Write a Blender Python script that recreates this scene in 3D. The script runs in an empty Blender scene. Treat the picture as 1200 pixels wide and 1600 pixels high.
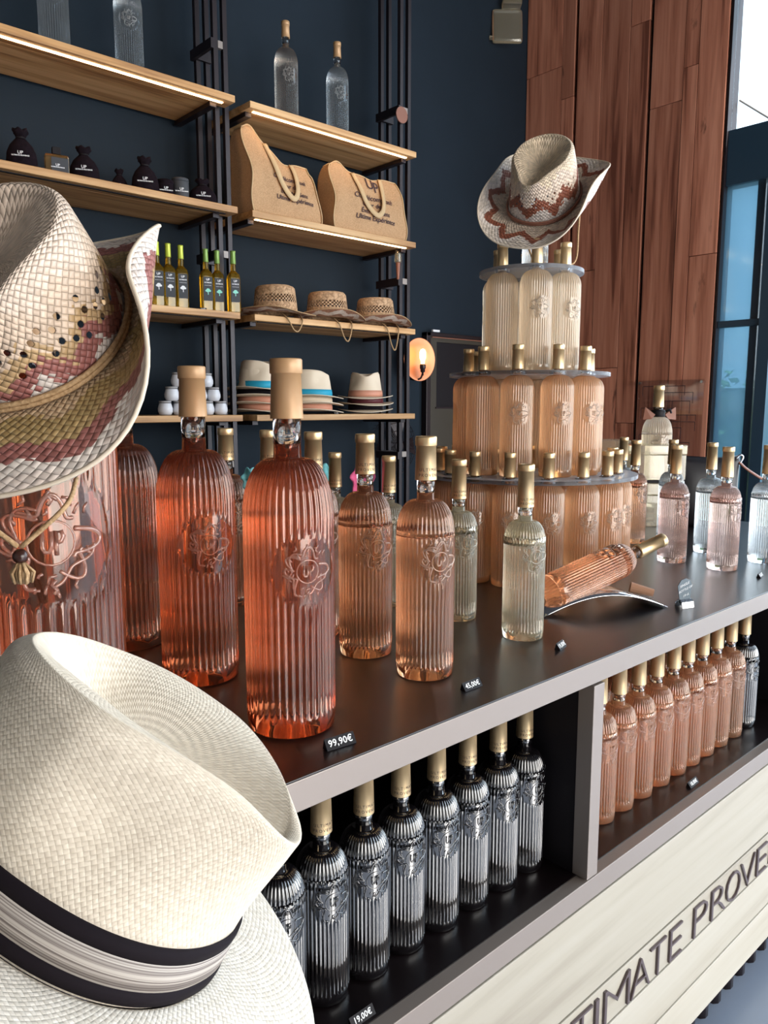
import bpy, bmesh, math, random
from mathutils import Vector, Matrix
from mathutils import noise as mnoise
random.seed(7)
PI = math.pi
C = bpy.context.scene.collection
scene = bpy.context.scene

# ------------------------------------------------------------------ camera, world, light, exposure
cam_d = bpy.data.cameras.new('camera')
cam_d.sensor_fit = 'VERTICAL'; cam_d.sensor_height = 24.0; cam_d.lens = 18.0
cam_d.clip_start = 0.02; cam_d.clip_end = 100
cam = bpy.data.objects.new('camera', cam_d); C.objects.link(cam)
cam.location = (0, 0, 1.41)
cam.rotation_euler = (math.radians(90 - 7.83), 0, math.radians(47.6 - 90))
scene.camera = cam

scene.view_settings.view_transform = 'Standard'
scene.view_settings.look = 'None'
scene.view_settings.gamma = 1.0
scene.view_settings.use_curve_mapping = False
scene.view_settings.exposure = 0.0

world = bpy.data.worlds.new('world'); scene.world = world
world.use_nodes = True
_wt = world.node_tree; _wn = _wt.nodes; _wn.clear()
_wo = _wn.new('ShaderNodeOutputWorld'); _wb = _wn.new('ShaderNodeBackground')
_tc = _wn.new('ShaderNodeTexCoord'); _sx = _wn.new('ShaderNodeSeparateXYZ'); _cr = _wn.new('ShaderNodeValToRGB')
_wt.links.new(_tc.outputs['Generated'], _sx.inputs[0]); _wt.links.new(_sx.outputs[2], _cr.inputs[0])
_cr.color_ramp.elements[0].position = 0.0; _cr.color_ramp.elements[0].color = (0.92, 0.97, 1.0, 1)
_cr.color_ramp.elements[1].position = 0.9; _cr.color_ramp.elements[1].color = (0.55, 0.75, 1.0, 1)
_wt.links.new(_cr.outputs[0], _wb.inputs[0]); _wb.inputs[1].default_value = 3.0
_wt.links.new(_wb.outputs[0], _wo.inputs[0])

def area_light(name, loc, rot, sx, sy, power, col):
    d = bpy.data.lights.new(name, 'AREA'); d.shape = 'RECTANGLE'; d.size = sx; d.size_y = sy
    d.energy = power; d.color = col
    o = bpy.data.objects.new(name, d); C.objects.link(o); o.location = loc; o.rotation_euler = rot
    return o
# daylight through the shop front behind the camera and the window on the right
area_light('shopfront_daylight', (2.3, -4.3, 1.75), (math.radians(90), 0, 0), 4.6, 2.9, 290, (1.0, 0.93, 0.85))
area_light('window_daylight', (4.70, -0.9, 2.3), (0, math.radians(90), 0), 3.4, 4.2, 150, (0.80, 0.90, 1.0))

sun_d = bpy.data.lights.new('sun', 'SUN'); sun_d.energy = 16; sun_d.angle = 0.01; sun_d.color = (1.0, 0.95, 0.88)
sun = bpy.data.objects.new('sun', sun_d); C.objects.link(sun); sun.rotation_euler = (math.radians(55), 0, math.radians(8))   # through the shop front onto the floor
scene.cycles.use_denoising = True
scene.cycles.max_bounces = 14
scene.cycles.transmission_bounces = 12
scene.cycles.glossy_bounces = 4
scene.cycles.diffuse_bounces = 3
scene.cycles.transparent_max_bounces = 10
scene.cycles.caustics_reflective = False
scene.cycles.caustics_refractive = True
scene.cycles.sample_clamp_indirect = 4.0
scene.cycles.blur_glossy = 0.5

# ------------------------------------------------------------------ materials
def new_mat(name):
    m = bpy.data.materials.new(name); m.use_nodes = True
    nt = m.node_tree; b = nt.nodes['Principled BSDF']
    return m, nt, b
def mat(name, col, rough=0.5, metal=0.0, **kw):
    m, nt, b = new_mat(name)
    b.inputs['Base Color'].default_value = (*col, 1); b.inputs['Roughness'].default_value = rough
    b.inputs['Metallic'].default_value = metal
    for k, v in kw.items(): b.inputs[k.replace('_', ' ')].default_value = v
    return m
def noise_mat(name, c1, c2, rough=0.5, scale=(8, 8, 8), detail=4, metal=0.0, bump=0.0, lo=0.3, hi=0.7, dist=0.002, coord='Object'):
    m, nt, b = new_mat(name)
    tc = nt.nodes.new('ShaderNodeTexCoord'); mp = nt.nodes.new('ShaderNodeMapping'); mp.inputs['Scale'].default_value = scale
    n = nt.nodes.new('ShaderNodeTexNoise'); n.inputs['Scale'].default_value = 1.0; n.inputs['Detail'].default_value = detail
    r = nt.nodes.new('ShaderNodeValToRGB')
    r.color_ramp.elements[0].position = lo; r.color_ramp.elements[0].color = (*c1, 1)
    r.color_ramp.elements[1].position = hi; r.color_ramp.elements[1].color = (*c2, 1)
    L = nt.links.new
    L(tc.outputs[coord], mp.inputs[0]); L(mp.outputs[0], n.inputs[0]); L(n.outputs[0], r.inputs[0]); L(r.outputs[0], b.inputs['Base Color'])
    b.inputs['Roughness'].default_value = rough; b.inputs['Metallic'].default_value = metal
    if bump:
        bp = nt.nodes.new('ShaderNodeBump'); bp.inputs['Strength'].default_value = bump; bp.inputs['Distance'].default_value = dist
        L(n.outputs[0], bp.inputs['Height']); L(bp.outputs[0], b.inputs['Normal'])
    return m
def wood(name, dark, mid, light, axis=0, rough=0.5, knots=0.0, seed=0.0, stretch=14.0):
    """procedural wood; grain runs along the given object axis"""
    m, nt, b = new_mat(name); N = nt.nodes.new; L = nt.links.new
    tc = N('ShaderNodeTexCoord'); oi = N('ShaderNodeObjectInfo')
    add = N('ShaderNodeVectorMath'); add.operation = 'ADD'
    sc = N('ShaderNodeVectorMath'); sc.operation = 'SCALE'; sc.inputs[0].default_value = (13.1 + seed, 7.7, 5.3)
    L(oi.outputs['Random'], sc.inputs['Scale']); L(tc.outputs['Object'], add.inputs[0]); L(sc.outputs[0], add.inputs[1])
    mp = N('ShaderNodeMapping'); s = [stretch] * 3; s[axis] = stretch / 14.0; mp.inputs['Scale'].default_value = s
    L(add.outputs[0], mp.inputs[0])
    n1 = N('ShaderNodeTexNoise'); n1.inputs['Scale'].default_value = 1.3; n1.inputs['Detail'].default_value = 6; n1.inputs['Distortion'].default_value = 1.1
    L(mp.outputs[0], n1.inputs[0])
    mp2 = N('ShaderNodeMapping'); s2 = [stretch * 9] * 3; s2[axis] = stretch * 0.35; mp2.inputs['Scale'].default_value = s2
    L(add.outputs[0], mp2.inputs[0])
    n2 = N('ShaderNodeTexNoise'); n2.inputs['Scale'].default_value = 1.0; n2.inputs['Detail'].default_value = 3
    L(mp2.outputs[0], n2.inputs[0])
    mx = N('ShaderNodeMath'); mx.operation = 'MULTIPLY_ADD'; mx.inputs[1].default_value = 0.35
    L(n2.outputs[0], mx.inputs[0]); L(n1.outputs[0], mx.inputs[2])
    sb = N('ShaderNodeMath'); sb.operation = 'SUBTRACT'; sb.inputs[1].default_value = 0.17; L(mx.outputs[0], sb.inputs[0])
    r = N('ShaderNodeValToRGB'); e = r.color_ramp.elements
    e[0].position = 0.33; e[0].color = (*dark, 1); e[1].position = 0.68; e[1].color = (*light, 1)
    k = e.new(0.47); k.color = (*mid, 1)
    L(sb.outputs[0], r.inputs[0])
    out = r.outputs[0]
    if knots:
        mp3 = N('ShaderNodeMapping'); s3 = [knots * 2.0] * 3; s3[axis] = knots * 0.55; mp3.inputs['Scale'].default_value = s3
        L(add.outputs[0], mp3.inputs[0])
        wz = N('ShaderNodeTexNoise'); wz.inputs['Scale'].default_value = 1.1; wz.inputs['Detail'].default_value = 5; wz.inputs['Distortion'].default_value = 0.6; wz.inputs['Roughness'].default_value = 0.65
        L(mp3.outputs[0], wz.inputs[0])
        rr = N('ShaderNodeValToRGB'); rr.color_ramp.elements[0].position = 0.64; rr.color_ramp.elements[0].color = (0, 0, 0, 1)
        rr.color_ramp.elements[1].position = 0.72; rr.color_ramp.elements[1].color = (0.8, 0.8, 0.8, 1)
        L(wz.outputs[0], rr.inputs[0])
        mm = N('ShaderNodeMix'); mm.data_type = 'RGBA'; L(rr.outputs[0], mm.inputs[0]); L(out, mm.inputs[6]); mm.inputs[7].default_value = (*[c * 0.35 for c in dark], 1)
        out = mm.outputs[2]
    hv = N('ShaderNodeHueSaturation'); vr = N('ShaderNodeMapRange'); vr.inputs[3].default_value = 0.84; vr.inputs[4].default_value = 1.14
    L(oi.outputs['Random'], vr.inputs[0]); L(vr.outputs[0], hv.inputs['Value']); L(out, hv.inputs['Color'])
    L(hv.outputs[0], b.inputs['Base Color']); b.inputs['Roughness'].default_value = rough
    bp = N('ShaderNodeBump'); bp.inputs['Strength'].default_value = 0.25; bp.inputs['Distance'].default_value = 0.001
    L(n2.outputs[0], bp.inputs['Height']); L(bp.outputs[0], b.inputs['Normal'])
    return m
def glassy(name, col, ior=1.45, body=None, fac=0.2, rough=0.0):
    """tinted glass full of wine: refraction mixed with a diffuse tint that imitates light glowing through it"""
    m = bpy.data.materials.new(name); m.use_nodes = True; nt = m.node_tree; nt.nodes.clear()
    N = nt.nodes.new; L = nt.links.new
    o = N('ShaderNodeOutputMaterial'); g = N('ShaderNodeBsdfGlass'); g.inputs['Color'].default_value = (*col, 1)
    g.inputs['IOR'].default_value = ior; g.inputs['Roughness'].default_value = rough
    if body is None: L(g.outputs[0], o.inputs[0]); return m
    d = N('ShaderNodeBsdfDiffuse'); d.inputs[0].default_value = (*body, 1)  # body tint added in place of light passing through the contents
    t = N('ShaderNodeBsdfTranslucent'); t.inputs[0].default_value = (*body, 1)
    a = N('ShaderNodeMixShader'); a.inputs[0].default_value = 0.5; L(d.outputs[0], a.inputs[1]); L(t.outputs[0], a.inputs[2])
    x = N('ShaderNodeMixShader'); x.inputs[0].default_value = fac; L(g.outputs[0], x.inputs[1]); L(a.outputs[0], x.inputs[2])
    gl = N('ShaderNodeBsdfGlossy'); gl.inputs['Roughness'].default_value = 0.06; y = N('ShaderNodeMixShader'); y.inputs[0].default_value = 0.045
    L(x.outputs[0], y.inputs[1]); L(gl.outputs[0], y.inputs[2]); L(y.outputs[0], o.inputs[0])
    return m
def emit(name, col, s):
    m = bpy.data.materials.new(name); m.use_nodes = True; nt = m.node_tree; nt.nodes.clear()
    o = nt.nodes.new('ShaderNodeOutputMaterial'); e = nt.nodes.new('ShaderNodeEmission')
    e.inputs[0].default_value = (*col, 1); e.inputs[1].default_value = s; nt.links.new(e.outputs[0], o.inputs[0]); return m
def weave(name, ramp, k=150, bump=0.8, dist=0.0015, zig=None, var=0.25, rough=0.75, diag=True, trans=0.0):
    """woven straw: strips over and under in UV metres; zig = (n, amp) gives zigzag dyed bands read along the 'frac' UV"""
    m, nt, b = new_mat(name); N = nt.nodes.new; L = nt.links.new
    def M(op, a, bb=None, c=None):
        n = N('ShaderNodeMath'); n.operation = op
        for i, v in enumerate((a, bb, c)):
            if v is None: continue
            if isinstance(v, (int, float)): n.inputs[i].default_value = v
            else: L(v, n.inputs[i])
        return n.outputs[0]
    uv = N('ShaderNodeUVMap'); uv.uv_map = 'UVMap'
    mp = N('ShaderNodeMapping'); mp.inputs['Scale'].default_value = (k, k, 1)
    if diag: mp.inputs['Rotation'].default_value = (0, 0, PI / 4)
    L(uv.outputs[0], mp.inputs[0])
    sp = N('ShaderNodeSeparateXYZ'); L(mp.outputs[0], sp.inputs[0]); a, c = sp.outputs[0], sp.outputs[1]
    fa, fc = M('FLOOR', a), M('FLOOR', c)
    par = M('MODULO', M('ABSOLUTE', M('ADD', fa, fc)), 2.0); par = M('GREATER_THAN', par, 0.5)
    ha = M('POWER', M('ABSOLUTE', M('SINE', M('MULTIPLY', a, PI))), 0.5); hc = M('POWER', M('ABSOLUTE', M('SINE', M('MULTIPLY', c, PI))), 0.5)
    h = M('ADD', M('MULTIPLY', par, ha), M('MULTIPLY', M('SUBTRACT', 1.0, par), hc))
    h2 = M('MULTIPLY', M('POWER', ha, 0.6), M('POWER', hc, 0.6)); h = M('ADD', M('MULTIPLY', h, 0.6), M('MULTIPLY', h2, 0.4))
    cb = N('ShaderNodeCombineXYZ'); L(fa, cb.inputs[0]); L(fc, cb.inputs[1])
    wn = N('ShaderNodeTexWhiteNoise'); wn.noise_dimensions = '2D'; L(cb.outputs[0], wn.inputs[0])
    r = N('ShaderNodeValToRGB'); cr = r.color_ramp; cr.interpolation = 'CONSTANT' if zig else 'LINEAR'
    cr.elements[0].position = ramp[0][0]; cr.elements[0].color = (*ramp[0][1], 1)
    cr.elements[1].position = ramp[1][0]; cr.elements[1].color = (*ramp[1][1], 1)
    for p, cc in ramp[2:]:
        e = cr.elements.new(p); e.color = (*cc, 1)
    if zig:
        f = N('ShaderNodeUVMap'); f.uv_map = 'frac'; s2 = N('ShaderNodeSeparateXYZ'); L(f.outputs[0], s2.inputs[0])
        tri = M('MULTIPLY', M('ABSOLUTE', M('SUBTRACT', M('FRACT', M('MULTIPLY', s2.outputs[0], zig[0])), 0.5)), 2.0)
        q = M('ADD', s2.outputs[1], M('MULTIPLY', tri, zig[1])); q = M('ADD', q, M('MULTIPLY', M('SUBTRACT', wn.outputs[0], 0.5), 0.07))
        L(q, r.inputs[0])
    else: L(wn.outputs[0], r.inputs[0])
    hs = N('ShaderNodeHueSaturation'); L(r.outputs[0], hs.inputs['Color'])
    L(M('ADD', M('MULTIPLY', wn.outputs[0], var), 1.0 - var * 0.6), hs.inputs['Value'])
    L(hs.outputs[0], b.inputs['Base Color']); b.inputs['Roughness'].default_value = rough
    bp = N('ShaderNodeBump'); bp.inputs['Strength'].default_value = bump; bp.inputs['Distance'].default_value = dist
    L(h, bp.inputs['Height']); L(bp.outputs[0], b.inputs['Normal'])
    if trans:
        b.inputs['Subsurface Weight'].default_value = 0.0
    return m

M = {}
M['navy'] = noise_mat('navy wall paint', (0.0085, 0.0155, 0.024), (0.0110, 0.0195, 0.030), 0.75, (2, 2, 2))
M['floor'] = noise_mat('polished concrete floor', (0.20, 0.24, 0.31), (0.27, 0.31, 0.39), 0.30, (1.2, 1.2, 1.2))
M['ceiling'] = mat('dark ceiling', (0.05, 0.05, 0.055), 0.9)
M['plaster'] = mat('pale plaster', (0.55, 0.52, 0.48), 0.85)
M['oak'] = wood('oak shelf', (0.30, 0.135, 0.045), (0.52, 0.27, 0.10), (0.70, 0.42, 0.19), axis=0, rough=0.5, stretch=9)
M['cladding'] = wood('reddish wall plank', (0.22, 0.070, 0.040), (0.50, 0.185, 0.108), (0.68, 0.29, 0.18), axis=2, rough=0.42, knots=3.2, stretch=7)
M['cream'] = wood('bleached counter board', (0.36, 0.315, 0.25), (0.46, 0.415, 0.335), (0.51, 0.47, 0.395), axis=0, rough=0.55, stretch=5)
M['steel'] = mat('black steel', (0.022, 0.014, 0.016), 0.38, 0.3)
M['top'] = noise_mat('dark counter laminate', (0.006, 0.0035, 0.004), (0.010, 0.006, 0.007), 0.30, (14, 14, 14)); M['top'].node_tree.nodes['Principled BSDF'].inputs['Coat Weight'].default_value = 0.18; M['top'].node_tree.nodes['Principled BSDF'].inputs['Coat Roughness'].default_value = 0.22
M['taupe'] = mat('taupe metal edge', (0.30, 0.25, 0.22), 0.40, 0.3)
M['letter'] = mat('taupe letters', (0.115, 0.085, 0.088), 0.45, 0.2)
M['black'] = mat('matt black', (0.008, 0.006, 0.008), 0.6)
M['cloth_black'] = noise_mat('black velvet', (0.006, 0.004, 0.006), (0.014, 0.008, 0.012), 0.85, (60, 60, 60))
M['white'] = mat('white plastic', (0.80, 0.79, 0.78), 0.4)
M['print'] = mat('white print', (0.85, 0.85, 0.85), 0.6)
M['gold'] = mat('champagne gold capsule', (0.74, 0.53, 0.29), 0.36, 0.75)
M['tan_cap'] = mat('tan wax capsule', (0.50, 0.29, 0.14), 0.42, 0.15)
M['neck'] = glassy('clear glass', (0.97, 0.97, 0.97), 1.45)
m = bpy.data.materials.new('clear acrylic'); m.use_nodes = True; nt = m.node_tree; nt.nodes.clear()
_o = nt.nodes.new('ShaderNodeOutputMaterial'); _a = nt.nodes.new('ShaderNodeBsdfTransparent'); _a.inputs[0].default_value = (0.96, 0.98, 1, 1); _g = nt.nodes.new('ShaderNodeBsdfGlossy'); _g.inputs['Roughness'].default_value = 0.1
_d = nt.nodes.new('ShaderNodeBsdfDiffuse'); _d.inputs[0].default_value = (0.85, 0.88, 0.95, 1); _l = nt.nodes.new('ShaderNodeLayerWeight'); _l.inputs[0].default_value = 0.28
_e = nt.nodes.new('ShaderNodeMixShader'); _e.inputs[0].default_value = 0.65; nt.links.new(_g.outputs[0], _e.inputs[1]); nt.links.new(_d.outputs[0], _e.inputs[2])  # pale diffuse mixed in at grazing angles, imitating bright light along the rims
_m = nt.nodes.new('ShaderNodeMixShader'); nt.links.new(_l.outputs['Fresnel'], _m.inputs[0]); nt.links.new(_a.outputs[0], _m.inputs[1]); nt.links.new(_e.outputs[0], _m.inputs[2]); nt.links.new(_m.outputs[0], _o.inputs[0]); M['acrylic'] = m
def wine(n, c, body, fac): M[n] = glassy('wine ' + n, c, 1.45, body, fac)
wine('deep', (0.95, 0.60, 0.43), (0.88, 0.32, 0.18), 0.05)
wine('salmon', (0.98, 0.74, 0.57), (0.96, 0.50, 0.30), 0.08)
wine('peach', (0.97, 0.81, 0.66), (1.0, 0.68, 0.44), 0.30)
wine('pale_peach', (0.985, 0.90, 0.80), (1.0, 0.84, 0.64), 0.30)
wine('pink', (0.98, 0.86, 0.82), (0.96, 0.64, 0.54), 0.14)
wine('lowpink', (0.99, 0.79, 0.62), (1.0, 0.60, 0.38), 0.24)
wine('white', (0.995, 0.965, 0.87), (1.0, 0.88, 0.66), 0.18)
wine('faint', (0.99, 0.94, 0.89), (0.9, 0.78, 0.68), 0.05)
wine('clear', (0.985, 0.99, 0.99), (0.80, 0.86, 0.86), 0.08)
M['blackglass'] = mat('black glass', (0.006, 0.005, 0.006), 0.05, 0.0, IOR=1.95, Coat_Weight=0.6, Coat_Roughness=0.03)
M['oil'] = glassy('olive oil', (0.85, 0.66, 0.18), 1.4, (0.55, 0.33, 0.02), 0.25)
M['lime_cap'] = mat('lime capsule', (0.52, 0.58, 0.06), 0.35, 0.2)
M['green_cap'] = mat('green capsule', (0.20, 0.33, 0.07), 0.35, 0.2)
M['label'] = mat('charcoal paper label', (0.045, 0.048, 0.055), 0.7)
M['mint'] = mat('mint print', (0.30, 0.72, 0.58), 0.7)
for _k, _s in (('navy', .22), ('cloth_black', .08), ('black', .25)): M[_k].node_tree.nodes['Principled BSDF'].inputs['Specular IOR Level'].default_value = _s
M['jute'] = weave('jute cloth', [(0.0, (0.42, 0.24, 0.115)), (1.0, (0.56, 0.34, 0.18))], k=420, bump=0.35, dist=0.0006, var=0.12, diag=False, rough=0.85)
M['jute_strap'] = mat('cotton strap', (0.60, 0.42, 0.23), 0.85)
M['ink'] = mat('dark ink', (0.05, 0.025, 0.03), 0.8)
M['panama'] = weave('panama straw', [(0.0, (0.74, 0.64, 0.51)), (1.0, (0.84, 0.74, 0.60))], k=440, bump=0.5, dist=0.0007, var=0.05, diag=True, rough=0.7)
M['panama_brim'] = weave('panama brim straw', [(0.0, (0.68, 0.62, 0.53)), (1.0, (0.80, 0.74, 0.65))], k=330, bump=0.6, dist=0.0008, var=0.08, diag=True, rough=0.7)
M['ribbon_black'] = mat('black grosgrain', (0.009, 0.006, 0.009), 0.8, 0.0, Specular_IOR_Level=0.15)
STRAW = (0.76, 0.60, 0.47); RUST = (0.28, 0.085, 0.045); CHALK = (0.80, 0.70, 0.62); OLIVE = (0.36, 0.24, 0.09); ROSE = (0.34, 0.125, 0.105); PLUM = (0.20, 0.07, 0.07)
M['cow_crown'] = weave('straw crown dyed low', [(0.0, CHALK), (0.14, ROSE), (0.25, (0.52, 0.34, 0.17)), (0.33, (0.66, 0.50, 0.37)), (0.52, (0.70, 0.55, 0.43))], k=165, bump=1.0, dist=0.002, zig=(9, 0.12), var=0.28, rough=0.5)
M['cow_brim'] = weave('straw brim dyed zigzag', [(0.0, (0.58, 0.40, 0.24)), (0.30, (0.40, 0.27, 0.11)), (0.55, (0.45, 0.30, 0.13)), (0.66, ROSE), (0.86, CHALK), (1.0, (0.76, 0.64, 0.56))], k=165, bump=1.0, dist=0.002, zig=(9, 0.20), var=0.28, rough=0.5)
M['cow_crown2'] = weave('pale straw crown', [(0.0, CHALK), (0.16, CHALK), (0.24, RUST), (0.38, STRAW), (0.60, (0.76, 0.60, 0.42))], k=150, bump=1.0, dist=0.0025, zig=(8, 0.16), var=0.40, rough=0.55)
M['cow_brim2'] = weave('pale straw brim zigzag', [(0.0, (0.66, 0.52, 0.40)), (0.52, (0.66, 0.52, 0.40)), (0.60, RUST), (0.82, CHALK), (1.10, (0.72, 0.62, 0.52))], k=150, bump=1.0, dist=0.0025, zig=(12, 0.34), var=0.40, rough=0.55)
M['tan_straw'] = weave('tan straw', [(0.0, (0.42, 0.24, 0.12)), (1.0, (0.60, 0.38, 0.22))], k=130, bump=0.8, dist=0.0015, var=0.3, rough=0.7)
M['tan_brim'] = weave('tan straw brim', [(0.0, (0.44, 0.26, 0.15)), (0.35, (0.30, 0.13, 0.07)), (0.60, (0.62, 0.48, 0.38)), (0.95, (0.30, 0.13, 0.07))], k=130, bump=0.8, dist=0.0015, zig=(11, 0.3), var=0.3, rough=0.7)
M['felt'] = mat('cream felt straw', (0.80, 0.66, 0.50), 0.8)
M['turq'] = mat('turquoise ribbon', (0.02, 0.36, 0.55), 0.6)
M['pinkband'] = mat('dusty pink ribbon', (0.66, 0.30, 0.20), 0.6)
M['burg'] = mat('burgundy ribbon', (0.10, 0.012, 0.02), 0.6)
M['cord'] = noise_mat('hemp cord', (0.34, 0.20, 0.09), (0.55, 0.36, 0.19), 0.8, (300, 300, 300), 2, bump=0.6)
M['leather'] = mat('brown leather', (0.26, 0.10, 0.06), 0.5)
M['led'] = emit('warm led strip', (1.0, 0.62, 0.30), 15.0)
M['bulb'] = emit('warm filament bulb', (1.0, 0.60, 0.22), 9.0)
M['amber'] = glassy('amber glass', (1.0, 0.60, 0.32), 1.3, (0.95, 0.42, 0.18), 0.5)
M['olive_door'] = mat('dark olive door paint', (0.040, 0.033, 0.022), 0.5)

# ------------------------------------------------------------------ helpers
def link(name, me, m=None, parent=None, smooth=False):
    o = bpy.data.objects.new(name, me); C.objects.link(o)
    if m is not None:
        if isinstance(m, str): m = M[m]
        me.materials.append(m)
    if smooth:
        for p in me.polygons: p.use_smooth = True
    if parent is not None: o.parent = parent
    return o
def bmo(name, bm, m=None, parent=None, smooth=False):
    me = bpy.data.meshes.new(name); bm.normal_update(); bm.to_mesh(me); bm.free()
    return link(name, me, m, parent, smooth)
def thing(name, label, cat, loc=(0, 0, 0), rz=0.0, group=None):
    o = bpy.data.objects.new(name, None); C.objects.link(o); o.location = loc; o.rotation_euler = (0, 0, rz)
    o['label'] = label; o['category'] = cat
    if group: o['group'] = group
    return o
def tag(o, label, cat, group=None):
    o['label'] = label; o['category'] = cat
    if group: o['group'] = group
    return o
def struct(o): o['kind'] = 'structure'; return o
def box(bm, x0, x1, y0, y1, z0, z1, bevel=0.0):
    vs = [bm.verts.new(p) for p in ((x0, y0, z0), (x1, y0, z0), (x1, y1, z0), (x0, y1, z0), (x0, y0, z1), (x1, y0, z1), (x1, y1, z1), (x0, y1, z1))]
    fs = [bm.faces.new([vs[i] for i in q]) for q in ((0, 3, 2, 1), (4, 5, 6, 7), (0, 1, 5, 4), (1, 2, 6, 5), (2, 3, 7, 6), (3, 0, 4, 7))]
    if bevel > 0:
        es = set(e for f in fs for e in f.edges)
        bmesh.ops.bevel(bm, geom=list(es), offset=bevel, segments=2, affect='EDGES', profile=0.5)
def cbox(name, x0, x1, y0, y1, z0, z1, m, parent=None, bevel=0.002):
    bm = bmesh.new(); box(bm, x0, x1, y0, y1, z0, z1, bevel); return bmo(name, bm, m, parent)
def lathe(bm, prof, n=32, cx=0, cy=0, close=True):
    rings = []
    for r, z in prof:
        if r < 1e-6: rings.append([bm.verts.new((cx, cy, z))])
        else: rings.append([bm.verts.new((cx + r * math.cos(2 * PI * i / n), cy + r * math.sin(2 * PI * i / n), z)) for i in range(n)])
    for a, b in zip(rings, rings[1:]):
        for i in range(n):
            j = (i + 1) % n
            if len(a) == 1 and len(b) == 1: continue
            if len(a) == 1: bm.faces.new((a[0], b[j], b[i]))
            elif len(b) == 1: bm.faces.new((a[i], a[j], b[0]))
            else: bm.faces.new((a[i], a[j], b[j], b[i]))
def tube(bm, pts, r, n=6, closed=False, flat=1.0):
    pts = [Vector(p) for p in pts]; k = len(pts); rings = []
    up = Vector((0, 0, 1))
    prev = None
    for i, p in enumerate(pts):
        if closed: t = (pts[(i + 1) % k] - pts[i - 1])
        else: t = pts[min(i + 1, k - 1)] - pts[max(i - 1, 0)]
        if t.length < 1e-9: t = Vector((1, 0, 0))
        t.normalize()
        if prev is None:
            a = t.cross(up)
            if a.length < 1e-3: a = t.cross(Vector((0, 1, 0)))
        else: a = prev - t * prev.dot(t)
        if a.length < 1e-6: a = t.orthogonal()
        a.normalize(); prev = a; b = t.cross(a)
        rr = r[i] if isinstance(r, (list, tuple)) else r
        rings.append([bm.verts.new(p + (a * math.cos(2 * PI * q / n) + b * math.sin(2 * PI * q / n) * flat) * rr) for q in range(n)])
    seg = list(zip(rings, rings[1:])) + ([(rings[-1], rings[0])] if closed else [])
    for a, b in seg:
        for q in range(n):
            bm.faces.new((a[q], a[(q + 1) % n], b[(q + 1) % n], b[q]))
    if not closed:
        bm.faces.new(list(reversed(rings[0]))); bm.faces.new(rings[-1])
def spline(ctrl, n=8):
    """Catmull-Rom through control points"""
    P = [Vector(p) for p in ctrl]; P = [P[0] * 2 - P[1]] + P + [P[-1] * 2 - P[-2]]; out = []
    for i in range(1, len(P) - 2):
        for k in range(n):
            t = k / n; a, b, c, d = P[i - 1], P[i], P[i + 1], P[i + 2]
            out.append(0.5 * ((2 * b) + (-a + c) * t + (2 * a - 5 * b + 4 * c - d) * t * t + (-a + 3 * b - 3 * c + d) * t ** 3))
    out.append(P[-2]); return out
_tc = {}
def text_mesh(s, size, extrude=0.0, align='CENTER', space=1.0, bold=0.0):
    """flat or extruded text in the XY plane; returns (verts, faces)"""
    key = (s, size, extrude, align, space, bold)
    if key in _tc: return _tc[key]
    cu = bpy.data.curves.new('t', 'FONT'); cu.body = s; cu.size = size; cu.extrude = extrude; cu.align_x = align; cu.align_y = 'CENTER'
    cu.space_character = space; cu.resolution_u = 3; cu.offset = bold
    o = bpy.data.objects.new('t', cu); C.objects.link(o)
    dg = bpy.context.evaluated_depsgraph_get(); ev = o.evaluated_get(dg); me = bpy.data.meshes.new_from_object(ev)
    res = ([v.co.copy() for v in me.vertices], [tuple(p.vertices) for p in me.polygons])
    bpy.data.objects.remove(o); bpy.data.curves.remove(cu); bpy.data.meshes.remove(me)
    _tc[key] = res; return res
def text_obj(name, s, size, m, parent, fn, extrude=0.0, align='CENTER', space=1.0, bold=0.0):
    v, f = text_mesh(s, size, extrude, align, space, bold)
    me = bpy.data.meshes.new(name); me.from_pydata([fn(p) for p in v], [], f); me.update()
    return link(name, me, m, parent)
def copy_tree(o, parent=None):
    c = o.copy(); C.objects.link(c); c.parent = parent
    for ch in kids.get(o.name, []): copy_tree(ch, c)
    return c
kids = {}
def register(root):
    kids[root.name] = []
    for o in list(C.objects):
        if o.parent is root: kids[root.name].append(o); register(o)
def sstep(a, b, x):
    t = max(0.0, min(1.0, (x - a) / (b - a))); return t * t * (3 - 2 * t)
RIGHT = Vector((0.7385, -0.6743, 0)); TOWARD = Vector((-0.6743, -0.7385, 0)); UP = Vector((0, 0, 1))   # handy horizontal directions of the shop
# ------------------------------------------------------------------ room shell
XW, YB = 4.83, 3.74
struct(cbox('floor', -4.0, 12.0, -9.0, 5.0, -0.06, 0.0, 'floor', bevel=0))
struct(cbox('ceiling', -4.0, 5.1, -4.6, 3.9, 4.75, 4.85, 'ceiling', bevel=0))
struct(cbox('wall_back', -4.0, 5.1, YB, YB + 0.15, 0, 4.75, 'navy', bevel=0))
struct(cbox('wall_left', -4.15, -4.0, -4.6, 3.9, 0, 4.75, 'plaster', bevel=0))
wr = struct(cbox('wall_right', XW + 0.03, XW + 0.15, 2.235, YB, 0, 4.75, 'steel', bevel=0))
cols = [(3.735, 3.43, [0, 1.9, 3.785, 4.75]), (3.427, 3.325, [0, 3.56, 4.75]),
        (3.300, 3.110, [0, 1.3, 2.356, 4.75]), (3.107, 2.900, [0, 1.675, 4.2, 4.75]), (2.897, 2.762, [0, 1.296, 3.862, 4.75]),
        (2.737, 2.520, [0, 3.312, 4.75]), (2.517, 2.425, [0, 1.5, 3.495, 4.75]), (2.422, 2.245, [0, 2.35, 4.75])]
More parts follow.
